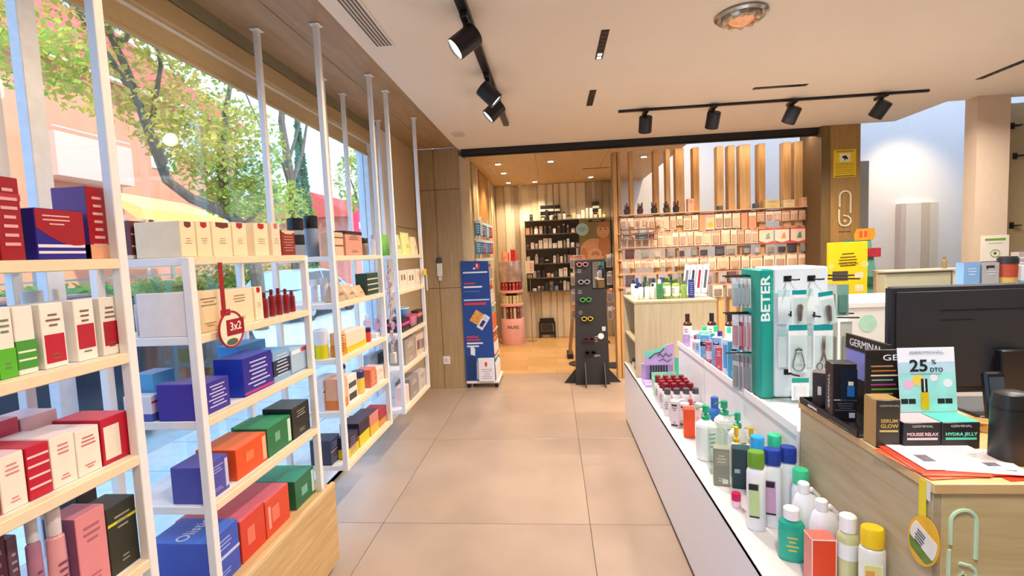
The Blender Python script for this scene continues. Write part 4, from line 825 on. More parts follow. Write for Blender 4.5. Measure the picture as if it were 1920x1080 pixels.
# mint and lilac header display with combs
LIL = M('b89cd0', .4, var=.02); MINT = M('78ccb8', .4, var=.02)
t = thing('comb_display', 'lilac and mint cardboard display with hanging black combs', 'display', (.735, 3.60, LZ))
obj('header', MB().prism([(-.085, .14), (.13, .14), (.13, .30), (.06, .285), (-.02, .24), (-.085, .245)], .0, .008), LIL, t)
obj('mint_wave', MB().prism([(-.085, .20), (-.03, .205), (.03, .235), (.08, .275), (.06, .285), (-.02, .25), (-.085, .25)], -.0012, 0), MINT, t)
obj('lettering', MB().tube([(.01, -.002, .205), (.03, -.002, .225), (.05, -.002, .20), (.07, -.002, .228), (.09, -.002, .205), (.115, -.002, .22)], .004, 5).tube([(.02, -.002, .17), (.05, -.002, .185), (.08, -.002, .165), (.11, -.002, .18)], .003, 5), M('3a2c4c', .4, var=0), t)
obj('script_stroke', MB().tube([(-.05, -.002, .19), (-.01, -.002, .225), (.03, -.002, .235), (.06, -.002, .265)], .004, 5), M('1c1c24', .4, var=0), t)
for k in range(7): obj('comb', MB().cbox(-.045 + .019 * k, -.006, .03, -.034 + .019 * k, .002, .138, .001), BLACK, t)
obj('base_tray', MB().cbox(-.10, -.10, 0, .135, .06, .02, .003).cbox(-.10, .05, .02, .135, .058, .14, .002), LIL, t)
obj('side_panel', MB().prism([(.14, .01), (.22, .01), (.22, .13), (.165, .185), (.14, .19)], .02, .028), M('34b48c', .4, var=.02), t)
t = thing('hand_mirror', 'round black hand mirror leaning in the lilac display', 'mirror', (.69, 3.46, LZ))
obj('disc', MB().lathe([(.03, 0), (.034, .003), (.03, .008)], 18).xf(T(0, 0, .10) @ RX(1.2)), BLACK, t); obj('handle', MB().cbox(-.007, -.004, 0, .007, .004, .075, .002).xf(RX(.0)), MINT, t)
o = carton(.07, .05, .012, 'a8d8cc', ['top:88ccbc'], name='sachet'); at(o, .70, 3.36, LZ, -.2); tag(o, 'flat mint sachet lying at the front of the lilac display', 'sachet')
t = thing('tray', 'open mint green plastic tray behind the red-capped bottles', 'tray', (.73, 3.30, LZ))
obj('tray_floor', MB().box(-.08, -.02, 0, .085, .05, .006), M('8cd0bc', .35), t); obj('tray_wall', MB().box(-.08, .045, .006, .085, .05, .15).box(-.08, -.02, .006, -.075, .045, .12).box(.08, -.02, .006, .085, .045, .12), M('8cd8c0', .25, var=.02), t)
# cluster of white bottles with red caps
proto = bottle(.046, .175, 'f3efee', '8c1428', sh=.10, capf=.26, neck=.62, label='f0e6e4', lines='5c4a58')
k = 0
for j in range(4):
    for i in range(4):
        o = proto if k == 0 else dup(proto)
        at(o, .655 + .050 * i + .006 * (j % 2), 3.17 - .064 * j, LZ, -.5)
        tag(o, 'white bottle with dark red cap in %s row of the cluster, %s from the aisle' % (ORD[3 - j], ORD[i]), 'bottle', 'white bottles with dark red caps on the ledge'); k += 1
proto = bottle(.048, .165, 'f0eeee', '50545c', sh=.10, capf=.2, neck=.62, label='f4f0f0', lines='505866')
for i in range(4):
    o = proto if i == 0 else dup(proto)
    at(o, .655 + .055 * i, 2.905, LZ, -.5); tag(o, 'white bottle with grey cap, %s from the aisle, before the red caps' % ORD[i], 'bottle', 'white bottles with grey caps on the ledge')
for i in range(3):
    o = tube(.042, .13, 'f0e4e2', ['e8a0a8', 'd8d0d0', 'c84858'][i]); at(o, .66 + .05 * i, 2.80, LZ, -.4); tag(o, ['white tube with pink cap', 'white tube with pale cap', 'white tube with rosy red cap'][i] + ' behind the orange carton', 'tube')
for i, (x, y, h, d) in enumerate(((.645, 2.70, .15, 'white carton with black print nearest the aisle before the tubes'), (.70, 2.715, .13, 'white carton with black print behind the orange carton'))):
    o = carton(.044, .04, h, 'f2ecea', ['panel:.1,.9,.05,.12,2c2c30', 'panel:.15,.85,.82,.88,2c2c30', 'lines2:705860']); at(o, x, y, LZ, -.5); tag(o, d, 'carton')
for i in range(3):
    o = carton(.04, .035, .10, ['f0dcd8', 'f2e8e4', 'ecd4d0'][i], ['lines2:c08088']); at(o, .80 , 2.80 - .10 * i, LZ, -.8); tag(o, ORD[i] + ' small pale pink carton along the foot of the white step', 'carton')
o = carton(.055, .05, .155, 'f04a18', [], seed=4); at(o, .685, 2.545, LZ, -.15); tag(o, 'plain bright orange carton standing on the ledge', 'carton')
# pump bottles and the rest towards the viewer
pp = [(.695, 2.30, .092, .26, 'white pump bottle with green pump nearest the aisle'), (.800, 2.36, .092, .26, 'white pump bottle with green pump, middle of the three'), (.795, 2.175, .075, .265, 'white pump bottle with green pump nearest the desk')]
for i, (x, y, w, h, d) in enumerate(pp):
    o = bottle(w, h, 'eef2ea', '1ca878', capf=.26, sh=.28, neck=.36, cap_shape='pump', label='f0f4ec', lines='8cb0a0'); at(o, x, y, LZ, .3); tag(o, d, 'bottle')
o = bottle(.06, .235, '3878c8', '2a68b8', capf=.22, neck=.5); at(o, .80, 2.50, LZ, 0); tag(o, 'blue bottle with blue cap behind the pump bottles', 'bottle')
for i, (x, y) in enumerate(((.765, 2.110), (.822, 2.095))):
    o = bottle(.052, .225, 'f0e8d8', 'e8b820', capf=.3, neck=.4, cap_shape='pump'); at(o, x, y, LZ, -.8); tag(o, ['small cream bottle with yellow pump nearer the aisle', 'small cream bottle with yellow pump nearer the desk'][i], 'bottle')
t = thing('clear_box', 'empty clear plastic box with thin edges behind the grey green carton', 'box', (.70, 2.155, LZ), -.15)
obj('shell', MB().box(-.035, -.03, 0, .035, .03, .19), CLEAR('eef6f2', .12), t); 
for sx in (-1, 1):
    for sy in (-1, 1): obj('edge', MB().box(sx * .034 - .001, sy * .029 - .001, 0, sx * .034 + .001, sy * .029 + .001, .191), M('c8d4cc', .3, var=0), t)
o = carton(.062, .05, .16, '7c8070', ['panel:.05,.95,.55,.95,8a8c78', 'lines2:c0c0b0', 'panel:.55,.9,.08,.2,d0d0c8', 'top:94947f']); at(o, .672, 2.02, LZ, -.25); tag(o, 'grey green carton with fine print on the ledge', 'carton')
o = carton(.07, .055, .168, '14343c', ['panel:.1,.4,.4,.5,90a8a8', 'top:1c4850']); at(o, .745, 1.995, LZ, -.25); tag(o, 'dark teal carton beside the grey green one', 'carton')
o = carton(.05, .045, .15, 'f2f2f0', ['lines2:a8a8a8']); at(o, .775, 1.925, LZ, -.3); tag(o, 'plain white carton behind the green-capped bottle', 'carton')
SH = [(.688, 1.715, '6c9c28', 'c8dc98', '1c1c2c', 'tall white bottle with olive green cap and pale green label'), (.752, 1.735, '1c3c9c', 'd8a8c8', '1c1c2c', 'tall white bottle with navy cap and pink label'), (.815, 1.755, '203ca4', None, None, 'tall white bottle with navy cap nearest the desk panel')]
for i, (x, y, cp, lb, ln, d) in enumerate(SH):
    o = bottle(.062, .282, 'f4f4f4', cp, d=.05, e=2.6, capf=.19, sh=.16, neck=.62, cap_shape='flip'); at(o, x, y, LZ, -.35)
    if lb:
        obj('label', MB().box(-.022, -.0262, .05, .010, -.0245, .175), M(lb, .4, var=.02), o); obj('label_block', MB().box(-.024, -.0268, .150, .006, -.0255, .172), M(ln, .4, var=0), o)
        obj('label_foot', MB().box(-.022, -.0268, .05, .010, -.0255, .056), M(ln, .4, var=0), o)
    tag(o, d, 'bottle')
for i, (x, y, cp, d) in enumerate(((.745, 1.845, '38a4e0', 'white bottle with sky blue cap behind the navy caps'), (.815, 1.86, '38c890', 'white bottle with mint green cap behind the navy caps'), (.815, 1.665, '40cc90', 'white bottle with mint cap squeezed beside the desk panel'))):
    o = bottle(.056, .285 if i < 2 else .24, 'f0f2f4', cp, capf=.2, sh=.2, neck=.66, cap_shape='flip'); at(o, x, y, LZ, 0); tag(o, d, 'bottle')
o = jar(.034, .055, 'f0c8d8', 'c81450', capf=.5); at(o, .672, 1.86, LZ, 0); tag(o, 'tiny pink bottle with magenta cap near the ledge edge', 'bottle')
def jug(x, y, h, d, rz):
    o = obj('jug', MB().loft([(0, .042, .028, 3), (.004, .044, .030, 3), (h * .64, .044, .030, 3), (h * .8, .032, .024, 2.4, -.006), (h * .86, .014, .014, 2, -.012)], 18), M('f4f4f4', .3, var=.01))
    obj('handle', MB().tube([(.034, 0, h * .60), (.042, 0, h * .78), (.018, 0, h * .88), (-.004, 0, h * .86)], .008, 8), M('f4f4f4', .3, var=0), o)
    obj('cap', MB().lathe([(.017, h * .86), (.017, h * .985), (.014, h)], 14, -.012), M('f6f6f6', .3, var=0), o)
    at(o, x, y, LZ, rz); tag(o, d, 'bottle')
jug(.795, 1.585, .235, 'white handled jug bottle, far one beside the desk panel', .3); jug(.803, 1.495, .225, 'white handled jug bottle, near one above the red carton', .3)
o = bottle(.074, .170, '20b090', 'f4f4f2', d=.05, e=2.6, capf=.2, sh=.24, neck=.5, label='28b494', lines='d8d060', lblz=(.06, .6)); at(o, .728, 1.545, LZ, -.3); tag(o, 'teal green bottle with white cap and yellowish print', 'bottle')
o = carton(.066, .05, .155, 'e8461c', ['left:e08074', 'top:e4705c']); at(o, .748, 1.395, LZ, -.05); tag(o, 'orange red carton with white edges at the near end', 'carton')
obj('white_edging', MB().box(-.0336, -.0008, 0, -.031, .0, .155).box(.031, -.0008, 0, .0336, 0, .155).box(-.0336, -.0008, .152, .0336, 0, .1556).box(-.0338, 0, .1535, -.0328, .05, .1562), M('f6e8e0', .4, var=0), o)
OIL = M('c8c890', .08, var=.04, spec=.8)
o = bottle(.056, .228, 'b8bc7c', 'f4f2f0', sh=.16, capf=.2, neck=.62, mat=OIL, label='eef0ea', lblz=(.46, .66)); at(o, .815, 1.40, LZ, -.5); tag(o, 'clear bottle of yellowish oil with ribbed white cap', 'bottle')
o = bottle(.062, .248, 'e8e6d8', 'f0c818', d=.05, sh=.1, capf=.2, neck=.62, cap_shape='flip'); at(o, .822, 1.305, LZ, -.2); tag(o, 'cream bottle with bright yellow cap at the near end', 'bottle')
obj('label', MB().box(-.026, -.0262, .02, .012, -.0235, .155), M('e4dc90', .4, var=.03), o); obj('label_edge', MB().box(.012, -.0262, .02, .0145, -.0235, .155), M('f4f0d0', .4, var=0), o); obj('label_print', MB().box(-.024, -.0268, .085, -.004, -.0255, .14), M('e8a048', .4, var=0), o)
# goods on the white step
st = [('bottle', .905, 3.40, .058, .215, '5a2a1c', '3a1c14', 'amber brown bottle with dark cap at the far end of the step'), ('bottle', 1.06, 3.35, .058, .22, '4a2218', '24140f', 'dark amber bottle with black cap, second on the step'), ('bottle', 1.16, 3.30, .058, .22, '4a2218', '24140f', 'dark amber bottle with black cap, deepest on the step'),
      ('bottle', .97, 3.22, .05, .15, 'e8ece8', '28c088', 'white bottle with green cap, far one on the step'), ('bottle', 1.03, 3.18, .05, .16, 'e8ece8', '2cc48c', 'white bottle with green cap, middle one on the step'), ('bottle', 1.10, 3.14, .05, .155, 'e8ece8', '30c890', 'white bottle with green cap, deep one on the step'),
      ('jar', .91, 3.22, .06, .12, 'f0eeea', 'd8f0e4', 'white jar with pale mint lid on the step'), ('jar', .93, 3.10, .06, .14, 'd8b068', '88d0a8', 'honey coloured jar with mint lid on the step'), ('bottle', .905, 3.02, .05, .135, 'f2f0ee', 'c0d8d0', 'white bottle with red dot label on the step'),
      ('bottle', .99, 2.98, .055, .16, 'f0f0f4', '403088', 'white bottle with violet cap on the step'), ('bottle', 1.06, 2.92, .06, .19, 'f2f2f2', 'f0f0f0', 'plain white bottle standing deep on the step'), ('bottle', 1.13, 2.75, .10, .30, 'e6e2dc', 'e8e4e0', 'large off white bottle at the back of the step'),
      ('bottle', 1.02, 2.72, .06, .19, 'f0f0f2', 'a01c40', 'white bottle with crimson cap on the step'), ('bottle', 1.02, 2.62, .055, .18, 'f0eef2', '58307c', 'white bottle with purple cap on the step')]
for kind, x, y, w, h, c, cp, d in st:
    o = bottle(w, h, c, cp, label='f0e8e0' if c[0] != 'f' and c[0] != 'e' else 'e0e8f0', lines='806070', capf=.24) if kind == 'bottle' else jar(w, h, c, cp)
    atf(o, x, y, SZ2, -.6, w / 2); tag(o, d, kind)
cs = [(.880, 2.925, .05, .15, '68a8d8', ['band:.55,.72,1c2430', 'lines2:d0e4f0'], 'pale blue carton with black band on the step'), (.872, 2.835, .04, .125, 'c84858', ['panel:.1,.9,.2,.6,e8d8dc', 'lines2:f0e0e0'], 'rosy carton with white print at the step edge'), (.885, 2.735, .05, .17, '8cb4e0', ['panel:.2,.8,.72,.84,1c2030', 'lines2:e4eef8'], 'light blue carton with small black block on the step'),
      (.872, 2.655, .035, .13, 'd85868', ['lines2:f8e8e8'], 'narrow pink red carton at the step edge'), (.885, 2.565, .06, .19, 'eceef4', ['panel:.1,.4,.2,.85,68b0dc', 'lines2:98a8c0'], 'tall white carton with blue strip on the step'), (.893, 2.475, .06, .195, '5cb8e0', ['panel:.3,.7,.75,.83,1c2838', 'lines2:d8f0f8', 'top:88d0f0'], 'tall sky blue carton on the step'),
      (.885, 3.395, .05, .085, 'b494cc', ['lines2:e0d0f0'], 'low lilac carton at the far end of the step'), (.875, 2.385, .035, .085, 'e8c4cc', ['lines2:b06878'], 'small pale pink carton beside the hanging files')]
for x, y, w, h, c, dc, d in cs:
    o = carton(w, .045, h, c, dc, seed=int(x * 999 + y * 99)); atf(o, x, y, SZ2 + .0003, -.55, w * .62, .045); tag(o, d, 'carton')
for i, (x, y, w, h, c, cp) in enumerate(((.905, 3.13, .042, .11, 'f4f0f0', 'b03050'), (.885, 3.065, .04, .13, 'f2f2f4', '60a0d8'), (.93, 2.955, .045, .15, 'eef0f4', '2c9c88'), (.935, 2.80, .045, .16, 'f4f2f2', '5840a0'), (.945, 2.66, .045, .17, 'a8d0ec', 'f0f4f8'), (.955, 2.56, .05, .20, 'f0f2f6', '58a8d8'), (.885, 2.425, .04, .15, 'eceef2', 'e090a8'))):
    o = bottle(w, h, c, cp, label=['e8b8c0', 'b0d0ec', 'c8e4e0', 'd8c8e8', 'e8f4fa', 'a8d4ee', 'f0d0d8'][i], lines='605870', capf=.24); atf(o, x, y, SZ2, -.6, w / 2); tag(o, '%s small bottle from the far end in the front rank on the white step' % ORD[i], 'bottle')
o = carton(.15, .02, .15, 'f0eef0', []); at(o, 1.30, 3.35, SZ2, -.7); tag(o, 'plain white card standing against the wooden box', 'card')
# ---------------------------------------------------------------- manicure tool stand
TEAL = M('149a8c', .4, var=.02); SILV = M('b0b4b8', .2, metal=1., var=.05); CLR = CLEAR('f6fbfa', .05)
t = thing('tool_stand', 'white display stand with teal side strip lettered BETER and black hooks', 'display stand', (.872, 2.15, SZ2))
obj('panel', MB().cbox(.068, 0, .0045, .292, .20, .572, .006), M('e3edf2', .35, var=.01), t)
ts = obj('side_strip', MB().cbox(.012, -.004, .0005, .068, .21, .568, .006), TEAL, t)
text('lettering', 'BETER', .052, M('dff2ee', .4, var=0), ts, (.034, -.0048, .44), '-y', roll=PI / 2, width=.20, bold=.025)
text('small_lettering', 'cosmetica', .02, M('3cb8a8', .4, var=0), ts, (.058, -.0048, .44), '-y', roll=PI / 2, width=.19, bold=.02)
obj('foot_tray', MB().box(.02, -.05, .0003, .30, .05, .004).box(.11, -.05, .004, .30, -.047, .05), CLR, t)
hooks = [(.125, .525, 1), (.222, .523, 1), (.125, .372, 1), (.222, .366, 1), (.320, .505, 0), (.410, .50, 0), (.320, .335, 0), (.43, .32, 0), (.125, .118, 1)]
for i, (x, z, f) in enumerate(hooks):
    if f: obj('hook', MB().cbox(x - .016, -.004, z - .012, x + .016, 0, z + .012, .001).tube([(x, -.004, z), (x + .006, -.04, z - .003), (x + .014, -.071, z)], .004, 6), BLACK, t)
for i, (z0, L) in enumerate(((.515, .15), (.345, .15), (.09, .12))):
    obj('side_hook', MB().cbox(.292, .06, z0 - .012, .298, .09, z0 + .012, .001).tube([(.295, .05, z0), (.295 + L, .045, z0 - .005)], .004, 6).tube([(.295, .09, z0 + .012), (.295 + L, .085, z0 + .008)], .004, 6), BLACK, t)
    obj('side_hook', MB().tube([(.012, .10, z0 + .02), (-.10, .10, z0 + .02)], .0035, 6).tube([(.012, .13, z0 + .022), (-.10, .13, z0 + .022)], .0035, 6) if i < 2 else MB().tube([(.012, .10, .185), (-.10, .10, .185)], .0035, 6), BLACK, t)
def tool_card(x, y, z, w, h, kind, label, roll=0.):
    o = hang_card(w, h, 'eaf0f2', head='14989c', name='tool_pack', hh=.09)
    if kind == 'clipper':
        obj('tool', MB().prism([(-.006, -h * .9), (.006, -h * .9), (.011, -h * .45), (.004, -h * .38), (-.006, -h * .4), (-.010, -h * .5)], -.010, -.002), M('a88878', .3, metal=.3, var=.1), o); obj('lever', MB().tube([(0, -.011, -h * .42), (-.004, -.014, -h * .62), (0, -.011, -h * .88)], .003, 6), SILV, o)
    elif kind == 'curler':
        mb = MB()
        for s in (-1, 1): mb.tube([(s * .003, -.007, -h * .48), (s * .010, -.007, -h * .55), (s * .020, -.007, -h * .74), (s * .024, -.007, -h * .86), (s * .014, -.007, -h * .95), (0, -.007, -h * .965)], .0024, 6)
        mb.tube([(-.012, -.007, -h * .50), (0, -.007, -h * .47), (.012, -.007, -h * .50), (.012, -.007, -h * .55), (-.012, -.007, -h * .55)], .003, 6, True)
        obj('tool', mb, M('8a8484', .3, metal=.4, var=0), o); obj('grip', MB().tube([(-.02, -.007, -h * .80), (.02, -.007, -h * .80)], .002, 6), SILV, o)
    else:
        mb = MB()
        for s in (-1, 1):
            mb.tube([(-s * .004, -.006, -h * .20), (-s * .003, -.006, -h * .45), (s * .006, -.006, -h * .66), (s * .012, -.006, -h * .74)], [.001, .004, .003, .0025], 6)
            mb.tube([(s * .016 + .011 * math.cos(a), -.006, -h * .84 + .015 * math.sin(a)) for a in [k * PI / 6 for k in range(12)]], .0022, 6, True)
        obj('tool', mb, M('8c6c66', .3, metal=.3, var=0), o)
    obj('clear_blister', MB().box(-w * .42, -.016, -h * .97, w * .42, -.001, -h * .2), CLR, o)
    o.location = (x, y, z); o.rotation_euler = (0, roll, 0); tag(o, label, 'pack'); return o
bx, by, bz = .872, 2.15, SZ2
tool_card(bx + .137, by - .075, bz + .475, .058, .135, 'clipper', 'nail clipper on white card, upper near hook of the teal stand')
tool_card(bx + .24, by - .075, bz + .465, .06, .13, 'clipper', 'tilted nail clipper on white card, upper far hook of the teal stand', -.14)
tool_card(bx + .132, by - .075, bz + .330, .076, .195, 'curler', 'eyelash curler on white card hanging on the teal stand')
tool_card(bx + .232, by - .075, bz + .328, .078, .20, 'scissors', 'pair of scissors on white card hanging on the teal stand')
o = hang_card(.07, .09, 'e4ecec', head='14988c', prod='blister', pcol='d8dcdc'); o.location = (bx + .14, by - .079, bz + .106); tag(o, 'small tool pack lowest on the front of the teal stand', 'pack')
for i, (x, z, h, w, c) in enumerate(((.035, .50, .15, .05, 'dfeaea'), (.035, .33, .17, .05, 'dce8e8'))):
    for k in range(2):
        o = hang_card(.05, h * .95, c, head='b8dcd8', name='tool_pack'); o.location = (bx + .10 + .095 * k + .005, by - .012, bz + z - .028); tag(o, 'clear tool pack half hidden behind %s front hook card, %s level' % (['near', 'far'][k], ['upper', 'lower'][i]), 'pack')
hk = [(.335, .495, .13, .048, 'c4ccc8', '8a8c84', 'grey file pack on the upper side hook of the teal stand'), (.385, .49, .13, .05, '7ca49c', '5c8880', 'green backed file pack on the upper side hook of the teal stand'), (.335, .325, .20, .06, 'a8aca4', '787c74', 'long clear pouch pack on the middle side hook of the teal stand'), (.40, .325, .20, .05, 'b0b4ac', '80847c', 'second long clear pouch on the middle side hook of the teal stand'), (.35, .075, .05, .06, '4a4c4c', '303030', 'dark pack on the lowest side hook of the teal stand')]
for x, z, h, w, c, pc, d in hk:
    o = hang_card(w, h, c, prod='blister', pcol=pc, d=.01); o.location = (bx + x, by + .06, bz + z - .012); tag(o, d, 'pack')
# packs hanging on the aisle side hooks
for i, z in enumerate((.53, .363, .178)):
    h = (.125, .155, .165)[i]
    for k in range(4):
        c = [['c8dcdc', 'd8c8a0', 'b0d0d0', 'c0ccd0'], ['e8b8c0', 'd8e0e4', 'c8485c', 'd0dce0'], ['b8bcb8', '9ca4a4', 'e0c8cc', 'c0c4c8']][i][k]
        o = hang_card(.046, h, c, head='e8eef0' if i < 2 else '888c8c', prod='blister', pcol=['a8b8b8', 'c09098', '8c9090'][i], d=.006, seed=k); o.location = (bx - .008 - .012 * k, by + .085 + .016 * k, bz + z - .012); o.rotation_euler = (0, 0, -1.25)
        tag(o, '%s pack from the teal strip on its %s aisle-side hook' % (ORD[k], ['upper', 'middle', 'lower'][i]), 'pack')
# ---------------------------------------------------------------- service desk
DW = WOOD('cbb78e', 'b49d70', 'y', .45, 2.2, 12)
t = thing('service_desk', 'pale wooden service desk with light green logo on its end', 'desk', (.855, 1.15, 0))
obj('side_panel', MB().cbox(0, 0, .02, .02, .60, .975, .0015), WOOD('bfae8e', 'a8956f', 'y', .5, 2.2, 12), t)
ep = obj('end_panel', MB().cbox(.02, .0, .02, 1.2, .02, .975, .0015), WOOD('d8c493', 'c4ab74', 'x', .45, 2.2, 12), t)
obj('desk_top', MB().cbox(-.002, -.006, .975, 1.2, .61, 1.0, .002), WOOD('e4bf8a', 'd0a66a', 'x', .4, 2, 10), t)
obj('back_panel', MB().cbox(.02, .58, .02, 1.2, .60, .975, .0015), DW, t); obj('plinth', MB().box(.03, .03, 0, 1.18, .57, .02), DARK, t)
LG = M('c8e6c0', .4, var=0)
def logo(parent, s, mat, ox, oy, oz):
    """arch over a rounded b with a plus, drawn with round-ended strokes"""
    def stroke(pts): 
        m = MB().tube([(ox + x * s * 1.1, oy, oz + z * s) for x, z in pts], .036 * s, 6); return m
    arch = [(-.20, .30), (-.20, .74)] + [(-.0 + .20 * math.cos(PI - a * PI / 8), .76 + .20 * math.sin(a * PI / 8)) for a in range(0, 9)] + [(.20, .02)]
    bb = [(-.22, .20), (-.22, -.28)] + [(.22 * math.cos(PI + a * PI / 6) , -.30 + .22 * math.sin(PI + a * PI / 6)) for a in range(0, 10)] + [(-.06, -.06)]
    o_ = obj('logo', stroke(arch), mat, parent); obj('logo', stroke(bb), mat, parent)
    obj('logo', MB().box(ox - .07 * s, oy - .02 * s, oz - .32 * s, ox + .07 * s, oy + .02 * s, oz - .28 * s).box(ox - .02 * s, oy - .02 * s, oz - .37 * s, ox + .02 * s, oy + .02 * s, oz - .23 * s), mat, parent)
logo(ep, .125, LG, .067, -.0005, .815)
# black tray with skincare boxes on the desk edge
BK = M('1c1a1c', .35, var=.04); DK2 = M('2c2420', .35, var=.05); WT = M('f2f0ee', .4, var=0); GOLD = M('c8ac50', .4, var=0)
t = thing('display_tray', 'low black display tray along the desk edge', 'tray', (.845, 1.40, 1.0008))
obj('tray_floor', MB().cbox(0, .014, 0, .15, .335, .008, .002), BK, t); obj('tray_rim', MB().box(0, .014, .008, .006, .335, .022).box(.006, .329, .008, .15, .335, .022), BK, t); text('lettering', 'GERMINAL', .012, WT, t, (-.0006, .25, .011), '-x')
TZ = 1.0095
o = carton(.042, .045, .115, '3a2c28', ['panel:.35,.6,.35,.6,d8d0c8', 'top:6a6058']); at(o, .876, 1.665, TZ, -.5); tag(o, 'dark brown carton with a small white emblem on the tray', 'carton')
o = carton(.066, .055, .178, '1e1c20', []); at(o, .881, 1.535, TZ, -.12)
obj('printed_photo', MB().box(-.012, -.0008, .055, .034, 0, .16), M('1c2434', .3, var=.3, scale=70), o); obj('photo_bottle', MB().cbox(.006, -.0016, .075, .026, -.0008, .108, .0005), M('2c6cb0', .3, var=.1), o); obj('photo_cap', MB().box(.009, -.0016, .110, .023, -.0008, .122), M('e8d8b8', .3, var=0), o)
obj('printed_stripe', MB().box(-.03, -.0008, .062, .034, 0, .065), M('b8b4b8', .4, var=0), o); obj('printed_lines', bars(MB(), -.028, .032, .028, .056, -.0008, 4, 9, .2), M('7c787c', .4, var=0), o); obj('white_sticker', MB().box(.012, -.0008, .008, .028, 0, .024), M('c4c4c8', .4, var=0), o)
text('lettering', 'GERMINAL', .016, M('c8c4c8', .4, var=0), o, (-.0334, .0275, .085), '-x', roll=PI / 2, width=.11); tag(o, 'tall black carton with blue bottle photo and upright lettering', 'carton')
t = thing('header_card', 'black topped lilac header card lettered GERMINAL, facing the aisle', 'header card', (.965, 1.56, 1.0008))
obj('support', MB().box(-.004, -.08, 0, .004, .08, .13), BK, t)
obj('card', MB().cbox(-.006, -.098, .12, .0, .105, .21, .0005), M('8a90e0', .4, var=.1, scale=8), t); obj('black_band', MB().cbox(-.008, -.098, .21, .001, .105, .258, .0008), BK, t); text('lettering', 'GERMINAL', .034, WT, t, (-.0086, .005, .233), '-x', width=.155)
t = thing('shade_chart', 'black display board lettered GERMINAL with rows of coloured lines', 'display board', (.888, 1.448, TZ))
obj('board', MB().cbox(0, 0, 0, .215, .006, .238, .001), M('211e1c', .35, var=.04), t); text('lettering', 'GERMINAL', .024, WT, t, (.128, -.0007, .214), '-y', width=.165)
for k, c in enumerate(['b08858', 'c07028', 'e4d4b0', '8cb0a0', 'a83c78', '6c9c3c', '88a848', 'b0b838']):
    z = .188 - .0135 * k
    obj('colour_line', MB().box(.014 + .002 * (k % 2), -.0008, z, .074 + .008 * (k % 3), 0, z + .004), M(c, .4, var=0), t); obj('colour_line', MB().box(.095, -.0008, z, .20, 0, z + .0035), M('d8c8a8' if k < 6 else '8c8c50', .4, var=0), t)
o = carton(.060, .056, .132, '3a352c', ['left:b08c54', 'top:a48450']); at(o, .884, 1.345, 1.0009, -.03)
text('lettering', 'SERUM', .013, GOLD, o, (.002, -.0007, .074), '-y', width=.042, bold=.02); text('lettering', 'GLOW', .014, GOLD, o, (.002, -.0007, .060), '-y', width=.044, bold=.02); obj('gold_bar', MB().box(-.022, -.0007, .044, .024, 0, .049), M('d8c070', .4, var=0), o); text('lettering', 'GERMINAL', .007, M('b0a898', .4, var=0), o, (.002, -.0007, .116), '-y', width=.05)
tag(o, 'kraft sided dark carton lettered SERUM GLOW in gold', 'carton')
for i, (x, c, tx, d) in enumerate(((.963, 'eab4b8', 'MOUSSE RELAX', 'black carton with pink top lettered MOUSSE RELAX'), (1.059, '58d8b0', 'HYDRA JELLY', 'black carton with mint top lettered HYDRA JELLY'))):
    o = carton(.094, .075, .072, '222022', ['top:' + c]); at(o, x, 1.335, 1.0012 if i else 1.0012 + .0, 0)
    text('lettering', tx, .012, M('f0c8cc' if i == 0 else '78e0c0', .4, var=0), o, (0, -.0007, .040), '-y', width=.078, bold=.02); obj('printed_bar', MB().box(-.038, -.0007, .025, .038, 0, .031), M('f4d0d4' if i == 0 else '60d8b8', .4, var=0), o); text('lettering', 'GERMINAL', .009, M('b8b4b8', .4, var=0), o, (0, -.0007, .062), '-y', width=.052)
    tag(o, d, 'carton')
t = thing('offer_card', 'upright white and mint offer card lettered 25% DTO', 'poster', (1.032, 1.412, 1.0008))
m = RX(-.10); 
def oc(mb): return mb.xf(T(0, 0, .07) @ m)
obj('card', oc(MB().cbox(-.072, 0, -.068, .078, .002, .185, .0004)), M('eaf0fa', .4, var=.02, scale=5), t)
obj('mint_print', oc(MB().box(-.071, -.0006, .005, .077, 0, .115)), M('9ce0dc', .4, var=.12, scale=14), t); obj('blue_print', oc(MB().box(-.071, -.0006, .115, .077, 0, .145)), M('b8dcec', .4, var=.06, scale=14), t)
def oct_(name, body, size, mat, x, z, **k):
    q = text(name, body, size, mat, t, (x, -.0012, z), '-y', **k); q.data.transform(T(0, 0, .07) @ m); return q
INK = M('1c2428', .4, var=0)
oct_('lettering', '25', .046, INK, -.018, .133, width=.047, bold=.02); oct_('lettering', '%', .018, INK, .022, .144); oct_('lettering', 'DTO', .016, INK, .028, .122, width=.033, bold=.01); oct_('lettering', 'GERMINAL', .010, M('a8b0b8', .4, var=0), .004, .172, width=.09)
obj('printed_line', oc(MB().box(-.04, -.001, .110, .04, 0, .1115)), M('5c7c84', .4, var=0), t)
for x, z, c, r in ((-.048, .082, 'e8b8d8', .014), (-.022, .094, 'e8cc60', .016), (.056, .085, 'e4f0f8', .012), (.02, .10, 'f0e4f0', .01)): obj('printed_dot', oc(MB().lathe([(r, 0), (r, .0004)], 14).xf(T(x, -.0006, z) @ RX(PI / 2))), M(c, .4, var=0), t)
for x in (-.060, -.040, .036, .056): obj('printed_bottle', oc(MB().box(x - .009, -.0012, .028, x + .009, 0, .042)), INK, t)
obj('dropper', oc(MB().box(-.014, -.0016, .060, .002, 0, .098)), INK, t); obj('dropper_line', oc(MB().box(-.0075, -.0018, .062, -.0045, 0, .098)), WT, t); obj('yellow_bottle', oc(MB().box(-.017, -.0016, .012, .004, 0, .060)), M('d8b418', .4, var=.1), t)
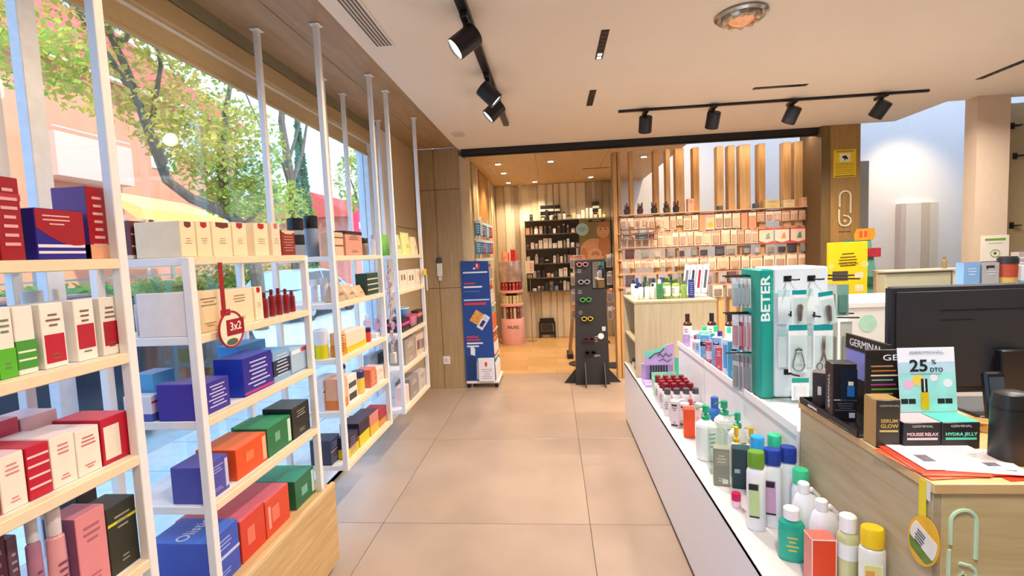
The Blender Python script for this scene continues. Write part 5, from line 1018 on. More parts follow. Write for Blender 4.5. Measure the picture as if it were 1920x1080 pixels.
# papers, folders, tag, reader, monitor
for i, (x, y, rz, c, w, h, z, d) in enumerate(((.965, 1.262, .10, 'e8542c', .235, .17, 0, 'orange red plastic folder underneath the papers on the desk'), (.968, 1.258, -.04, 'd84830', .225, .165, .0035, 'second orange red folder lying askew under the papers'))):
    o = obj('folder', MB().cbox(-w / 2, -h / 2, 0, w / 2, h / 2, .003, .001), M(c, .3, var=.05)); at(o, x, y, 1.0008 + z, rz); obj('flap', MB().cbox(-w / 2, -h / 2 - .006, .0002, w / 2 * .3, -h / 2, .0026, .0008), M('f07048', .3, var=.03), o); tag(o, d, 'folder')
for i, (x, y, rz, z, d) in enumerate(((.998, 1.255, -.18, .0072, 'white printed leaflet lying under the top leaflet'), (.975, 1.268, -.02, .0085, 'white printed leaflet on top of the orange folders'))):
    o = obj('leaflet', MB().cbox(-.10, -.075, 0, .10, .075, .0009, .0003), M('f4e8e0', .5, var=.02)); at(o, x, y, 1.0008 + z, rz)
    mb = MB()
    for k in range(7): mb.box(-.03, .052 - .014 * k, .0009, .075 - .01 * (k % 3), .055 - .014 * k, .0011)
    obj('printed_lines', mb, M('b8aca4', .5, var=0), o); obj('printed_photo', MB().box(-.075, -.03, .0009, -.045, .01, .0012).box(.05, -.055, .0009, .08, -.035, .0012), M('6c6870', .5, var=.3, scale=80), o); tag(o, d, 'leaflet')
o = obj('price_label', MB().box(-.08, -.02, 0, .08, .02, .0008), M('e83c20', .4, var=0)); at(o, 1.10, 1.185, 1.0012, .15); obj('white_field', MB().box(-.03, -.012, .0008, .06, .012, .0012), M('f4d8c8', .4, var=0), o); tag(o, 'orange and cream strip of paper at the desk corner', 'paper')
t = thing('shelf_tag', 'oval yellow and green hanging tag on the desk side', 'tag', (.8535, 1.176, .972))
obj('strap', MB().box(-.002, -.010, -.07, -.0005, .012, .022), M('e8d420', .4, var=.02), t); obj('clip', MB().box(-.0018, -.022, -.02, -.0006, -.011, .022), M('dcdcdc', .3, var=0), t)
def tg(mb, x=0.): return mb.xf(T(-.0022 - x, -.006, -.125) @ RX(.35))
def oval(ry, rz, x0, th=.001, z0=-1, z1=1):
    pts = [(ry * math.cos(a * PI / 16), rz * math.sin(a * PI / 16)) for a in range(32)]; pts = [(y, min(max(z, z0 * rz), z1 * rz)) for y, z in pts]
    n = len(pts); v = [(x0, y, z) for y, z in pts] + [(x0 - th, y, z) for y, z in pts]
    return MB().add(v, [tuple(range(n)), tuple(range(2 * n - 1, n - 1, -1))] + [(i, (i + 1) % n, (i + 1) % n + n, i + n) for i in range(n)])
obj('disc', tg(oval(.046, .066, 0)), M('e8b020', .4, var=.1, scale=20), t); obj('white_field', tg(oval(.040, .058, -.001, .0006, -.35, .5)), M('e8e4d8', .4, var=.05), t); obj('green_field', tg(oval(.041, .06, -.001, .0004, -.8, -.3)), M('5c8434', .4, var=.2, scale=40), t)
obj('printed_lines', tg(bars(MB(), -.030, .012, -.022, .018, 0, 5, 4).xf(RZ(-PI / 2)), .0022), M('3c3c40', .4, var=0), t)
t = thing('card_reader', 'upright rounded black card reader at the desk corner', 'card reader', (1.115, 1.262, 1.0008))
obj('body', MB().loft([(0, .036, .03, 3), (.005, .039, .033, 3), (.15, .037, .032, 3), (.172, .034, .028, 3), (.176, .028, .022, 3)], 20), M('242424', .4, var=.04), t); obj('seam', MB().loft([(.135, .0375, .0325, 3), (.138, .0375, .0325, 3)], 20), M('0c0c0c', .4, var=0), t); obj('base_plate', MB().cbox(-.034, -.028, .0, .034, .028, .004, .001), M('101010', .4, var=0), t)
t = thing('desk_phone', 'small black handset standing behind the offer card', 'phone', (1.27, 1.475, 1.0008))
obj('handset', MB().cbox(-.028, -.01, 0, .028, .012, .165, .006).xf(RX(-.15)), M('1a1c20', .25, var=.04), t); obj('screen', MB().box(-.02, -.0115, .085, .02, -.0095, .15).xf(RX(-.15)), M('3c4650', .1, var=.1), t); obj('cradle', MB().cbox(-.035, -.03, 0, .035, .05, .02, .004), BK, t)
o = obj('cable', MB().tube([(1.30, 1.44, 1.012), (1.27, 1.41, 1.010), (1.27, 1.37, 1.008), (1.31, 1.335, 1.006), (1.40, 1.33, 1.006), (1.55, 1.36, 1.006)], .004, 6), BK); tag(o, 'thin black cable curling over the desk beside the handset', 'cable')
o = carton(.12, .05, .03, 'c89a58', ['lines2:8a6838']); at(o, 1.18, 1.455, 1.0008, -.4); tag(o, 'low kraft cardboard box behind the mint topped carton', 'box')
t = thing('monitor', 'large black computer monitor seen from behind on the desk', 'monitor', (1.43, 1.66, 1.0008))
MK = M('24262b', .45, var=.04)
obj('housing', MB().cbox(-.35, -.012, .055, .35, .012, .407, .005), MK, t)
bc = obj('back_cover', MB().cbox(-.33, -.017, .075, .33, -.0115, .390, .002), M('26282d', .5, var=.04), t)
obj('vent_line', MB().box(-.20, -.0178, .325, .33, -.017, .329), M('0c0c0e', .5, var=0), bc); obj('port_panel', MB().box(-.20, -.0178, .295, -.10, -.017, .298).box(-.04, -.0178, .20, .33, -.017, .2025).box(.0, -.0178, .10, .16, -.017, .16), M('141418', .5, var=0), bc)
obj('screen', MB().box(-.34, .0122, .07, .34, .013, .397), M('0c0e12', .1, var=0), t)
obj('stand', MB().cbox(-.04, -.05, .006, .04, -.022, .20, .004), BK, t); obj('foot', MB().cbox(-.14, -.10, 0, .14, .10, .008, .003), BK, t)
# ---------------------------------------------------------------- slatted screen with hook rails
SW = [WOOD('dcb07a', 'c8965c', 'z'), WOOD('d4a46a', 'be8c50', 'z'), WOOD('e4bc88', 'd0a068', 'z')]
sky_glow = thing('sky_glow_strip', 'added bright strip for the skylight glow behind the black beam over slats', 'glow strip', (2.1, 5.67, 2.745))
obj('profile', MB().box(-.76, -.015, 0, .76, .015, .02), WHITE, sky_glow); obj('glow_face', MB().box(-.755, -.012, -.008, .755, .012, 0), M('fff0d4', .4, var=0, emit=7.), sky_glow)  # glowing strip added in place of the skylight glow under the beam
lamp('sky_glow_lamp', 'AREA', 8 * K_LAMP, 'ffe0b8', (2.1, 5.67, 2.73), (2.1, 5.60, 1.5), shape='RECTANGLE', size=1.5, size_y=.03)  # added lamp, lights the hanging packs from the glowing strip
sc_ = thing('slatted_screen', 'screen of upright wooden slats between floor and black beam', 'screen', (1.88, 5.88, 0))
sl = [(.755, .05, 0), (.805, .035, 1), (.947, .045, 0), (1.235, .06, 1), (1.370, .05, 2), (1.505, .10, 0), (1.690, .07, 1), (1.962, .075, 2), (2.089, .075, 0), (2.239, .12, 2), (2.425, .075, 1), (2.704, .085, 0), (2.829, .09, 2), (2.955, .11, 1)]
for x, w, k in sl:
    obj('slat', MB().cbox(x - 1.88 - w / 2, -.05, 0, x - 1.88 + w / 2, .06, 2.70, .003), SW[k], sc_)
obj('clear_guard', MB().box(.665 - 1.88 + .06, -.055, .02, .675 - 1.88 + .06, .07, 2.69), CLEAR('f0eee8', .1), sc_)
RAILS = [1.925, 1.735, 1.555, 1.425, 1.255, 1.10]
for z in RAILS: obj('rail', MB().cbox(.77 - 1.88, -.085, z - .012, 3.01 - 1.88, -.05, z + .012, .002), M('c89c80', .4, var=.03), sc_)
RN = ['topmost', 'second', 'third', 'fourth', 'fifth', 'lowest']
def hang(kind_cols, rail, x, w, h, d, seed, desc, prod='blister', head=None, pcol=None, y=5.775, cat='pack'):
    o = hang_card(w, h, kind_cols, head=head, prod=prod, pcol=pcol or 'c8a890', d=d, seed=seed)
    o.location = (x, y, RAILS[rail] - .0146); tag(o, desc, cat); return o
PINKS = ['eec8b0', 'f0d4b8', 'e8bca4', 'f2dcc0', 'ecc4a8', 'f4e0c8']
r = random.Random(21)
hk_ = obj('hook', MB().tube([(0, 0, 0), (0, -.075, 0)], .003, 5).xf(T(-1.1, -.08, RAILS[0])), BLACK, sc_)
hm = hk_.data
for rail in (0, 1, 3):
    x = .80; n = 0
    while x < 2.97:
        if rail == 0:
            if x < 1.12: w, h = .075, .10
            elif x < 1.45: w, h = r.choice([.07, .085]), r.choice([.10, .15])
            elif x < 2.25: w, h = r.choice([.075, .09]), .16
            else: w, h = .085, .105
        elif rail == 1:
            if x < 1.95: w, h = r.choice([.07, .085, .10]), .155
            elif x < 2.30: w, h = .072, .155
            else: w, h = .165, .17
        else:
            if x < 1.55: w, h = r.choice([.065, .075]), .085
            else: w, h = r.choice([.09, .12, .14]), .135
        xc = x + w / 2
        if xc + w / 2 > 3.005: break
        c = r.choice(PINKS); pc = r.choice(['d8b094', 'caa88c', 'e4c4a4', 'b89880'])
        bag = rail == 1 and x >= 2.30
        d = '%s pale pack from the entrance on the %s hook rail' % (ORD[n], RN[rail])
        special = None
        if rail == 0 and 1.66 < xc < 1.75: c, special = 'ee9a72', '%s pack on the topmost hook rail, plain orange' % ORD[n]; h = .19
        elif rail == 0 and 2.20 < xc < 2.30: c, special = 'ee9a78', '%s pack on the topmost hook rail, plain salmon' % ORD[n]; h = .19
        elif rail == 0 and 1.76 < xc < 1.86: special = '%s pack on the topmost hook rail with a yellow oval' % ORD[n]; h = .17
        elif bag: c = ['f4d8c0', 'f6e0cc', 'f2d0b8'][n % 3]; d = '%s pack on the second hook rail, large with red print' % ORD[n]
        o = hang(c, rail, xc, w * .95, h, .016 if not bag else .02, n, special or d, prod=None if special else 'blister' if not bag else None, pcol=pc, head=None if bag else r.choice([None, 'e0a890', 'f6ead8', None]))
        if special and 'oval' in special: obj('yellow_oval', MB().lathe([(.03, 0), (.03, .004)], 16).xf(T(0, 0, -.11) @ RX(PI / 2)), M('f0b818', .4, var=.05), o)
        if bag:
            obj('red_print', MB().box(-w * .47, -.0008, -.012, w * .47, 0, .006).prism([(-w * .47, -h + .002), (w * .47, -h + .002), (w * .47, -h * .82), (.0, -h * .93), (-w * .47, -h * .8)], -.0008, 0), M('d8484c', .4, var=.05), o)
            obj('printed_mark', MB().prism([(-.01, -h * .7), (.045, -h * .68), (.03, -h * .25), (.005, -h * .35)], -.0008, 0), M(['8cb0a0', 'e8a068', '50a090'][n % 3], .4, var=.1), o)
        k_ = link('hook', hm, sc_); k_.location = (xc - .78, 0, RAILS[rail] - RAILS[0] - .003)
        x += w * 1.03 + .004; n += 1
# darker packs and baskets between the pale rows
cols = {2: ['8c8890', '787478', 'a8a098', '6c3030', '94908c', '565060', 'a89c8c', '3c3848'], 4: ['a8a0a4', '7c6c70', 'b49090', '8c8078', '5c4c58', 'a8a49c', '6c4c50', '9c9890']}
for rail in (2, 4):
    x = .84; n = 0
    while x < 2.94:
        w = r.choice([.08, .10, .12]); h = .10 if rail == 2 else .125
        o = hang(r.choice(cols[rail]), rail, x + w / 2, w * .9, h, .012, n, '%s dark pack from the entrance on the %s hook rail' % (ORD[n], RN[rail]), pcol=r.choice(['5c5860', '8c8880', 'b0a8a0', '4a4048']), y=5.785)
        x += w + r.choice([.01, .03, .06]); n += 1
x = .84; n = 0
while x < 2.9:
    w = r.choice([.10, .13]); hang(r.choice(['c8b8a8', 'e0d0c0', 'b0a498', 'd8bcb0']), 5, x + w / 2, w * .9, .13, .012, n, '%s pack from the entrance on the lowest hook rail' % ORD[n], pcol='8c8078', y=5.785); x += w + .03; n += 1
# wire baskets on the first bay, top rail
t = thing('wire_basket', 'brown wire basket bay hanging low under the top rail', 'basket', (.95, 5.655, 1.66))
for z in (0, .06, .12): obj('wire', MB().tube([(-.16, -.03, z), (.24, -.03, z), (.24, .06, z), (-.16, .06, z)], .006, 5, True), M('7c5c48', .5, var=0), t)
for x in (-.16, -.06, .04, .14, .24): obj('wire', MB().tube([(x, -.03, .14), (x, -.03, 0), (x, .06, 0), (x, .06, .2)], .005, 5), M('7c5c48', .5, var=0), t)
for i, (x, w, c, d) in enumerate(((.86, .11, '786c60', 'grey box in the brown wire basket near the entrance'), (1.02, .15, '2c4c64', 'dark blue pack in the brown wire basket'), (1.135, .06, '5c2c30', 'dark red pack at the far end of the brown wire basket'))):
    o = carton(w * .9, .05, .07, c, ['lines2:d8d0c8', 'top:e8dcc8']); at(o, x, 5.635, 1.668); tag(o, d, 'carton')
# things standing along the top of the screen rack
obj('top_shelf', MB().cbox(.78 - 1.88, -.16, 1.945, 3.0 - 1.88, -.052, 1.957, .002), M('d8b494', .4, var=.03), sc_)
for i, x in enumerate((.88, 1.03, 1.19, 1.33, 1.44)):
    t = thing('accessory_pot', ORD[i] + ' dark pot of hair accessories from the entrance atop the screen rack', 'pot', (x, 5.775, 1.9578))
    obj('pot', MB().loft([(0, .03, .03, 3), (.06, .036, .034, 3)], 14), M(['3a2e2c', '48242c', '2c2a2c', '4a4434', '24242a'][i], .5, var=.2, scale=50), t)
    for k in range(6):
        a = k * 1.05 + i; obj('clip', MB().cbox(-.008, -.003, 0, .008, .003, .05 + .02 * (k % 3), .001).xf(T(.02 * math.cos(a), .02 * math.sin(a), .045) @ RZ(a) @ RX(.25)), M(['2a2224', '6c2834', '3c3c40', '8c8474'][(k + i) % 4], .4, var=.1), t)
for i, (x, w, h, c, d) in enumerate(((1.60, .07, .15, 'e8b494', 'pale orange carton standing atop the screen rack'), (1.93, .05, .05, '4c5c60', 'small dark grey box atop the screen rack'), (2.33, .05, .06, '3c5060', 'small dark blue grey box atop the screen rack'), (2.50, .16, .09, 'e0cc90', 'pale yellow pack lying atop the screen rack'), (2.68, .12, .08, 'e4d0a0', 'second pale yellow pack lying atop the screen rack'), (2.86, .09, .10, 'ecbc94', 'crumpled peach pack atop the screen rack by the post'))):
    o = carton(w, .07, h, c, ['lines2:a88c60']); at(o, x, 5.74, 1.9578); tag(o, d, 'carton')
lamp('added_wall_wash', 'SPOT', 230 * K_LAMP, 'ffdca4', (1.9, 6.6, 3.6), (2.0, 8.8, 2.3), spot_size=math.radians(75), spot_blend=1., shadow_soft_size=.03)  # warm spot added for the bright patch on the back wall
t = thing('wall_spotlight', 'added unseen white spotlight under the roof light behind the slatted screen', 'spotlight', (1.9, 6.55, 3.64))
obj('can', MB().lathe([(.04, -.04), (.04, .08)], 14), WHITE, t); obj('bracket', MB().box(-.26, -.01, .06, .01, .01, .08), WHITE, t)
# ---------------------------------------------------------------- signs on the post
YEL = M('ecc414', .45, var=.02); WT2 = M('efe6cc', .4, var=0)
pz = 5.4495
t = thing('camera_notice', 'yellow notice with camera symbol high on the wooden post', 'sign', (3.105, pz, 2.365))
obj('board', MB().cbox(-.112, -.006, -.145, .112, 0, .145, .001), YEL, t); obj('white_field', MB().box(-.055, -.0068, .015, .055, -.006, .105), WT2, t)
obj('camera_symbol', MB().prism([(-.03, .075), (.01, .085), (.032, .055), (.028, .04), (-.02, .055)], -.0076, -.0068).prism([(-.005, .05), (.005, .05), (.005, .03), (-.005, .03)], -.0076, -.0068), BLACK, t)
obj('printed_lines', bars(MB(), -.095, .095, -.115, .005, -.0068, 6, 3, .25, False), M('8c7410', .4, var=0), t); obj('black_bar', MB().box(-.10, -.0068, -.135, .10, -.006, -.127), BLACK, t); obj('title_print', MB().box(-.09, -.0068, .118, .09, -.006, .132), M('a88c10', .4, var=0), t)
t = thing('wall_logo', 'cream arch and b logo with a plus on the wooden post', 'sign', (3.11, pz - .008, 1.835)); logo(t, .25, WT2, 0, 0, 0)
obj('underline', MB().box(-.06, .002, -.19, .06, .007, -.184), M('6c5030', .5, var=0), t)
t = thing('yellow_display', 'tall yellow cardboard display board with dark print before the post', 'display board', (2.60, 4.5, 0))
obj('board', MB().cbox(-.165, 0, .0, .165, .03, 1.54, .003), YEL, t); obj('foot', MB().cbox(-.17, -.06, 0, .17, .20, .05, .004), M('d8b010', .5, var=.02), t)
DK = M('5a4408', .4, var=0)
for k, (w, z) in enumerate(((.10, 1.43), (.13, 1.40), (.15, 1.375), (.14, 1.35), (.13, 1.325))): obj('printed_line', MB().prism([(-w / 2, z), (w / 2, z + .004), (w / 2, z + .014), (-w / 2, z + .010)], -.001, 0), DK, t)
text('lettering', 'FUNCTION', .03, DK, t, (.0, -.001, 1.348), '-y', width=.16, bold=.01)
obj('cutout', MB().cbox(-.13, -.002, 1.20, .0, 0, 1.285, .001), M('4a4034', .4, var=.1), t); obj('pink_print', MB().box(.06, -.0012, 1.22, .13, 0, 1.27).box(.06, -.0012, 1.10, .13, 0, 1.16), M('f0d0a8', .4, var=.1), t); obj('peach_patch', MB().lathe([(.03, 0), (.03, .001)], 12).xf(T(.14, 0, 1.34) @ RX(PI / 2)).lathe([(.025, 0), (.025, .001)], 12).xf(T(-.14, 0, 1.33) @ RX(PI / 2), 24), M('f4c878', .4, var=.05), t)
t = thing('triangular_display', 'teal triangular cardboard stand with orange header beside the post', 'display stand', (3.10, 5.05, 0))
obj('side', MB().prism([(-.09, 1.56), (.03, 1.56), (.16, .7), (.16, 0), (-.16, 0), (-.16, .7)], 0, .25), M('5c9c88', .45, var=.04), t); obj('header', MB().prism([(-.12, 1.545), (.05, 1.55), (.07, 1.60), (.06, 1.665), (-.11, 1.66), (-.13, 1.6)], -.006, 0), M('e0902c', .4, var=.1, scale=14), t)
obj('header_print', MB().box(-.08, -.0075, 1.575, -.055, -.006, 1.64).box(-.035, -.0075, 1.58, -.01, -.006, 1.64), M('d84c3c', .4, var=0), t)
for k, z in enumerate((1.38, 1.10, .90)): obj('pack', MB().cbox(-.03 + .02 * k, -.03, z, .11, 0, z + .09, .004), M(['a82c3c', '286048', 'b84858'][k], .4, var=.3, scale=40), t)
# ---------------------------------------------------------------- rear service zone behind the desk
t = thing('rear_counter', 'white rear counter with a mint oval behind the monitor', 'counter', (2.6, 3.45, 0))
obj('body', MB().cbox(-.75, -.25, .03, .75, .25, 1.13, .003), M('efeeea', .4, var=.015), t); obj('worktop', MB().cbox(-.76, -.26, 1.13, .76, .26, 1.165, .003), M('f2f1ee', .3, var=.01), t); obj('plinth', MB().box(-.73, -.22, 0, .73, .22, .03), DARK, t)
obj('mint_oval', MB().lathe([(.055, 0), (.055, .002)], 22).xf(T(-.63, -.2505, 1.03) @ RX(PI / 2)), M('b8e4cc', .4, var=.05), t)
for z in (.30, .58, .86): obj('drawer_joint', MB().box(-.75, -.2512, z, .75, -.25, z + .004), M('c0bfba', .5, var=0), t)
CZ = 1.166
o = carton(.10, .06, .22, '7ca8d8', ['lines2:c0d8f0', 'top:4c505c']); at(o, 2.64, 3.28, CZ, .05); tag(o, 'pale blue carton behind the monitor, nearest the yellow board', 'carton')
o = carton(.10, .06, .215, 'a8aaae', ['panel:.2,.7,.82,.92,34363c', 'lines2:d0d2d6', 'top:4c505c']); at(o, 2.752, 3.28, CZ, .05); tag(o, 'grey carton with black block behind the monitor', 'carton')
o = tub(.10, .25, 'c8a858', '2c2c30', name='tin', band='a84830'); at(o, 2.865, 3.30, CZ); obj('silver_band', MB().lathe([(.0448, .06), (.046, .10)], 20), M('c8c4b0', .25, metal=.8, var=0), o); tag(o, 'tall gold tin with red band behind the monitor', 'tin')
o = carton(.11, .06, .19, 'dce4ee', ['band:0,.5,70a0d0', 'lines2:98a8c0']); at(o, 2.985, 3.28, CZ, -.05); tag(o, 'white and blue carton behind the monitor at frame edge', 'carton')
o = carton(.08, .06, .27, '6a5898', ['stripe:.6,.64,d0c8e0', 'stripe:.72,.76,d0c8e0', 'stripe:.84,.88,d0c8e0', 'band:.5,1,a89c90']); at(o, 3.06, 3.40, CZ, -.05); tag(o, 'tall violet and grey striped carton at frame edge', 'carton')
t = thing('glass_screen', 'low clear counter screen with thin dark edge in the rear zone', 'glass screen', (2.9, 4.1, 0))
obj('pane', MB().box(-.30, -.004, 1.0, .25, .004, 1.275), CLEAR('eef4f0', .08), t); obj('top_edge', MB().box(-.30, -.006, 1.275, .256, .006, 1.285), M('4a4438', .4, var=0), t); obj('side_edge', MB().box(.25, -.006, 1.0, .256, .006, 1.285), M('8c8474', .4, var=0), t); obj('stand', MB().cbox(-.32, -.03, 0, .27, .03, 1.0, .003), M('d8ccb4', .5, var=.02), t)
t = thing('reception_counter', 'beige reception counter below the white wall', 'counter', (3.30, 4.45, 0))
obj('body', MB().cbox(-.42, 0, .03, .42, .16, 1.25, .003), M('dacdb4', .5, var=.02), t); obj('worktop', MB().cbox(-.43, -.01, 1.25, .43, .17, 1.275, .002), M('c4b69c', .5, var=.02), t); obj('plinth', MB().box(-.4, .02, 0, .4, .14, .03), DARK, t)
o = bottle(.035, .10, '9c8458', '7c6844'); at(o, 3.42, 4.40 + .13, 1.276); tag(o, 'small brown dispenser on the beige reception counter', 'bottle')
t = thing('radiator', 'tall flat white wall radiator under the warm light pool', 'radiator', (4.85, 6.995, .35))
for x0, x1, c in ((-.20, -.14, 'd8ccc0'), (-.138, .06, 'ece8de'), (.062, .16, 'd2c8b4'), (.162, .27, 'e2dccc')): obj('panel', MB().cbox(x0, -.10, 0, x1, 0, 1.66, .004), M(c, .4, var=.02), t)
obj('valve', MB().tube([(.20, -.05, -.02), (.20, -.05, -.14), (.20, 0, -.14)], .015, 8), CHROME, t)
t = thing('opening_sign', 'white sign with green heading and green cross on the pillar', 'sign', (3.933, 4.6595, 1.43))
obj('board', MB().cbox(-.115, -.005, -.115, .115, 0, .115, .001), M('ece4d4', .45, var=.01), t)
GR = M('6ca43c', .4, var=0); obj('heading', MB().box(-.085, -.0058, .068, .085, -.005, .088), GR, t); obj('line', MB().box(-.06, -.0058, .04, .06, -.005, .048), M('a4b894', .4, var=0), t)
obj('ring', MB().tube([(.038 * math.cos(a * PI / 10), -.005, -.045 + .032 * math.sin(a * PI / 10)) for a in range(20)], .004, 5, True), M('86a874', .4, var=0), t); obj('cross', MB().box(-.016, -.0058, -.051, .016, -.005, -.039).box(-.006, -.0058, -.061, .006, -.005, -.029), GR, t)
for i, (x, z) in enumerate(((4.34, 2.56), (4.37, 2.28), (4.36, 1.63))):
    t = thing('wall_bracket', ['upper', 'middle', 'lower'][i] + ' small black bracket on the tan wall at frame edge', 'bracket', (x, 4.9995, z)); obj('plate', MB().cbox(-.02, -.006, -.03, .02, 0, .03, .002), BLACK, t); obj('arm', MB().box(-.012, -.05, -.008, .05, -.006, .004), BLACK, t)
# ---------------------------------------------------------------- entrance of the rear room
BLU = M('1e4896', .35, var=.03)
t = thing('product_stand', 'blue wheeled product stand with bottle picture before the column', 'display stand', (-.885, 5.50, 0))
obj('base', MB().cbox(-.185, -.01, .055, .20, .46, .085, .004), M('ece8e2', .4, var=.01), t)
pn = obj('front_panel', MB().add([(-.19, 0, .085), (.165, 0, .085), (.135, 0, 1.49), (-.19, 0, 1.50), (-.19, .012, .085), (.165, .012, .085), (.135, .012, 1.49), (-.19, .012, 1.50)], [(0, 1, 2, 3), (7, 6, 5, 4), (0, 4, 5, 1), (1, 5, 6, 2), (2, 6, 7, 3), (3, 7, 4, 0)]), BLU, t)
RD = M('d83c3c', .4, var=0); WP = M('e8eef8', .4, var=0)
def fp(name, mb, mat): return obj(name, mb, mat, pn, False)
fp('logo', MB().box(-.02, -.001, 1.40, .03, 0, 1.465), RD); fp('logo', MB().box(-.045, -.0012, 1.398, -.022, 0, 1.42).box(-.005, -.0014, 1.42, .008, 0, 1.462), WP)
fp('printed_line', MB().box(-.165, -.001, 1.355, .12, 0, 1.372), WP); fp('printed_line', MB().box(-.16, -.001, 1.23, -.03, 0, 1.245), RD); fp('printed_line', MB().box(-.165, -.001, 1.185, .05, 0, 1.205), WP); fp('printed_line', MB().box(-.16, -.001, 1.14, .02, 0, 1.15), M('5c80c0', .4, var=0))
fp('printed_line', MB().box(-.17, -.001, 1.035, .13, 0, 1.052), M('c8d4ec', .4, var=0)); fp('printed_line', MB().box(-.165, -.001, .985, .09, 0, 1.012), RD)
im = T(-.0, 0, .80) @ RY(.6)
fp('printed_picture', MB().box(-.10, -.0012, -.06, .01, 0, .09).xf(im), M('e0a048', .4, var=.25, scale=25)); fp('printed_picture', MB().box(.01, -.0012, -.08, .09, 0, .10).xf(im), M('d8dcec', .4, var=.2, scale=25)); fp('printed_picture', MB().box(.03, -.0016, -.05, .07, 0, .03).xf(im), M('3a3068', .4, var=.1))
for z, c, w in ((.60, 'c84050', .14), (.565, 'c84050', .16), (.525, 'e8eef8', .19), (.49, 'e8eef8', .14)): fp('printed_line', MB().box(-.16, -.001, z, -.16 + w, 0, z + .018), M(c, .4, var=0))
fp('printed_bottle', MB().prism([(-.06, .10), (-.01, .10), (-.0, .28), (-.04, .36), (-.055, .30)], -.0012, 0), M('d4dcec', .4, var=.05)); fp('printed_bottle', MB().prism([(-.12, .40), (-.07, .385), (-.065, .47), (-.10, .50), (-.12, .49)], -.0012, 0), WP); fp('shade_print', MB().box(-.17, -.0006, .10, -.07, 0, .38), M('16386e', .4, var=.1))
cc = obj('white_box', MB().cbox(-.03, -.035, .0855, .155, -.002, .36, .002), M('eceaf0', .4, var=.01), t); obj('logo', MB().prism([(.045, .27), (.07, .26), (.075, .30), (.06, .32), (.045, .31)], -.0358, -.035), RD, cc); obj('printed_lines', bars(MB(), .0, .13, .11, .24, -.0355, 6, 2, .25), M('8c8ca8', .4, var=0), cc)
for sx in (-.16, .165):
    for sy in (.02, .43):
        w_ = obj('caster', MB().lathe([(.02, -.012), (.026, -.008), (.026, .008), (.02, .012)], 14).xf(T(sx, sy, .026) @ RZ(.4) @ RX(PI / 2)), BLACK, t); obj('fork', MB().cbox(sx - .016, sy - .018, .03, sx + .016, sy + .018, .056, .003), DARK, w_)
obj('rear_shelf', MB().box(-.18, .012, .35, .175, .42, .36).box(-.18, .012, .66, .165, .42, .67).box(-.18, .012, .96, .155, .42, .97).box(-.18, .012, 1.26, .14, .42, 1.27), M('e8e4e0', .4, var=0), t)
for k, (z, h, c, top) in enumerate(((.0862, .26, 'e4dcd8', '2c9cac'), (.361, .28, 'cc7038', 'b85c20'), (.671, .25, 'e07040', '5cb0c0'), (.971, .22, 'd8d0c8', 'd85828'), (1.271, .18, 'b8b0a8', 'c85030'))):
    for j in range(3):
        o = bottle(.07, h, c, top, label='f0dcd0' if k % 2 else None); at(o, -.885 + .15 - .012 * k, 5.58 + .12 * j, z, 0); tag(o, '%s bottle deep on the %s side shelf of the blue stand' % (ORD[j], ['floor', 'second', 'third', 'fourth', 'top'][k]), 'bottle', 'bottles on the blue stand side')
# packs hanging on the side wall above the blue stand
bcol = ['2c80b4', '3890c4', 'a8d0d4', '2874ac', '7c3c6c', '9c3c60']
for lv, z in enumerate((2.0, 1.76, 1.5)):
    for j in range(7):
        c = (bcol if lv < 2 else ['b0a088', '8ca078', 'c8c0a8', 'b84848', 'd8d0c0'])[(j * 2 + lv) % (6 if lv < 2 else 5)]
        if j > 4 and lv < 2: c = ['b03c70', '7c3058'][j % 2]
        o = hang_card(.11, .19, c, head='d8e8f0', prod='lines', pcol='e8f0f4', seed=j); o.location = (-.955, 6.15 + .21 * j, z); o.rotation_euler = (0, 0, PI / 2 - .5)
        tag(o, '%s pack from the entrance on the %s hook row of the side wall' % (ORD[j], ['upper', 'middle', 'lower'][lv]), 'pack')
t = thing('hook_panel', 'white hook panel on the rear room side wall', 'rack', (-1.012, 6.75, 1.05))
obj('upright', MB().box(0, -.68, -1.05, .012, -.65, 1.05).box(0, .0, -1.05, .012, .03, 1.05).box(0, .70, -1.05, .012, .73, 1.05), M('e8e4da', .4, var=0), t); 
for z in (.955, .715, .455): obj('rail', MB().box(.002, -.68, z - .01, .02, .85, z + .01), M('d8d4ca', .4, var=0), t)
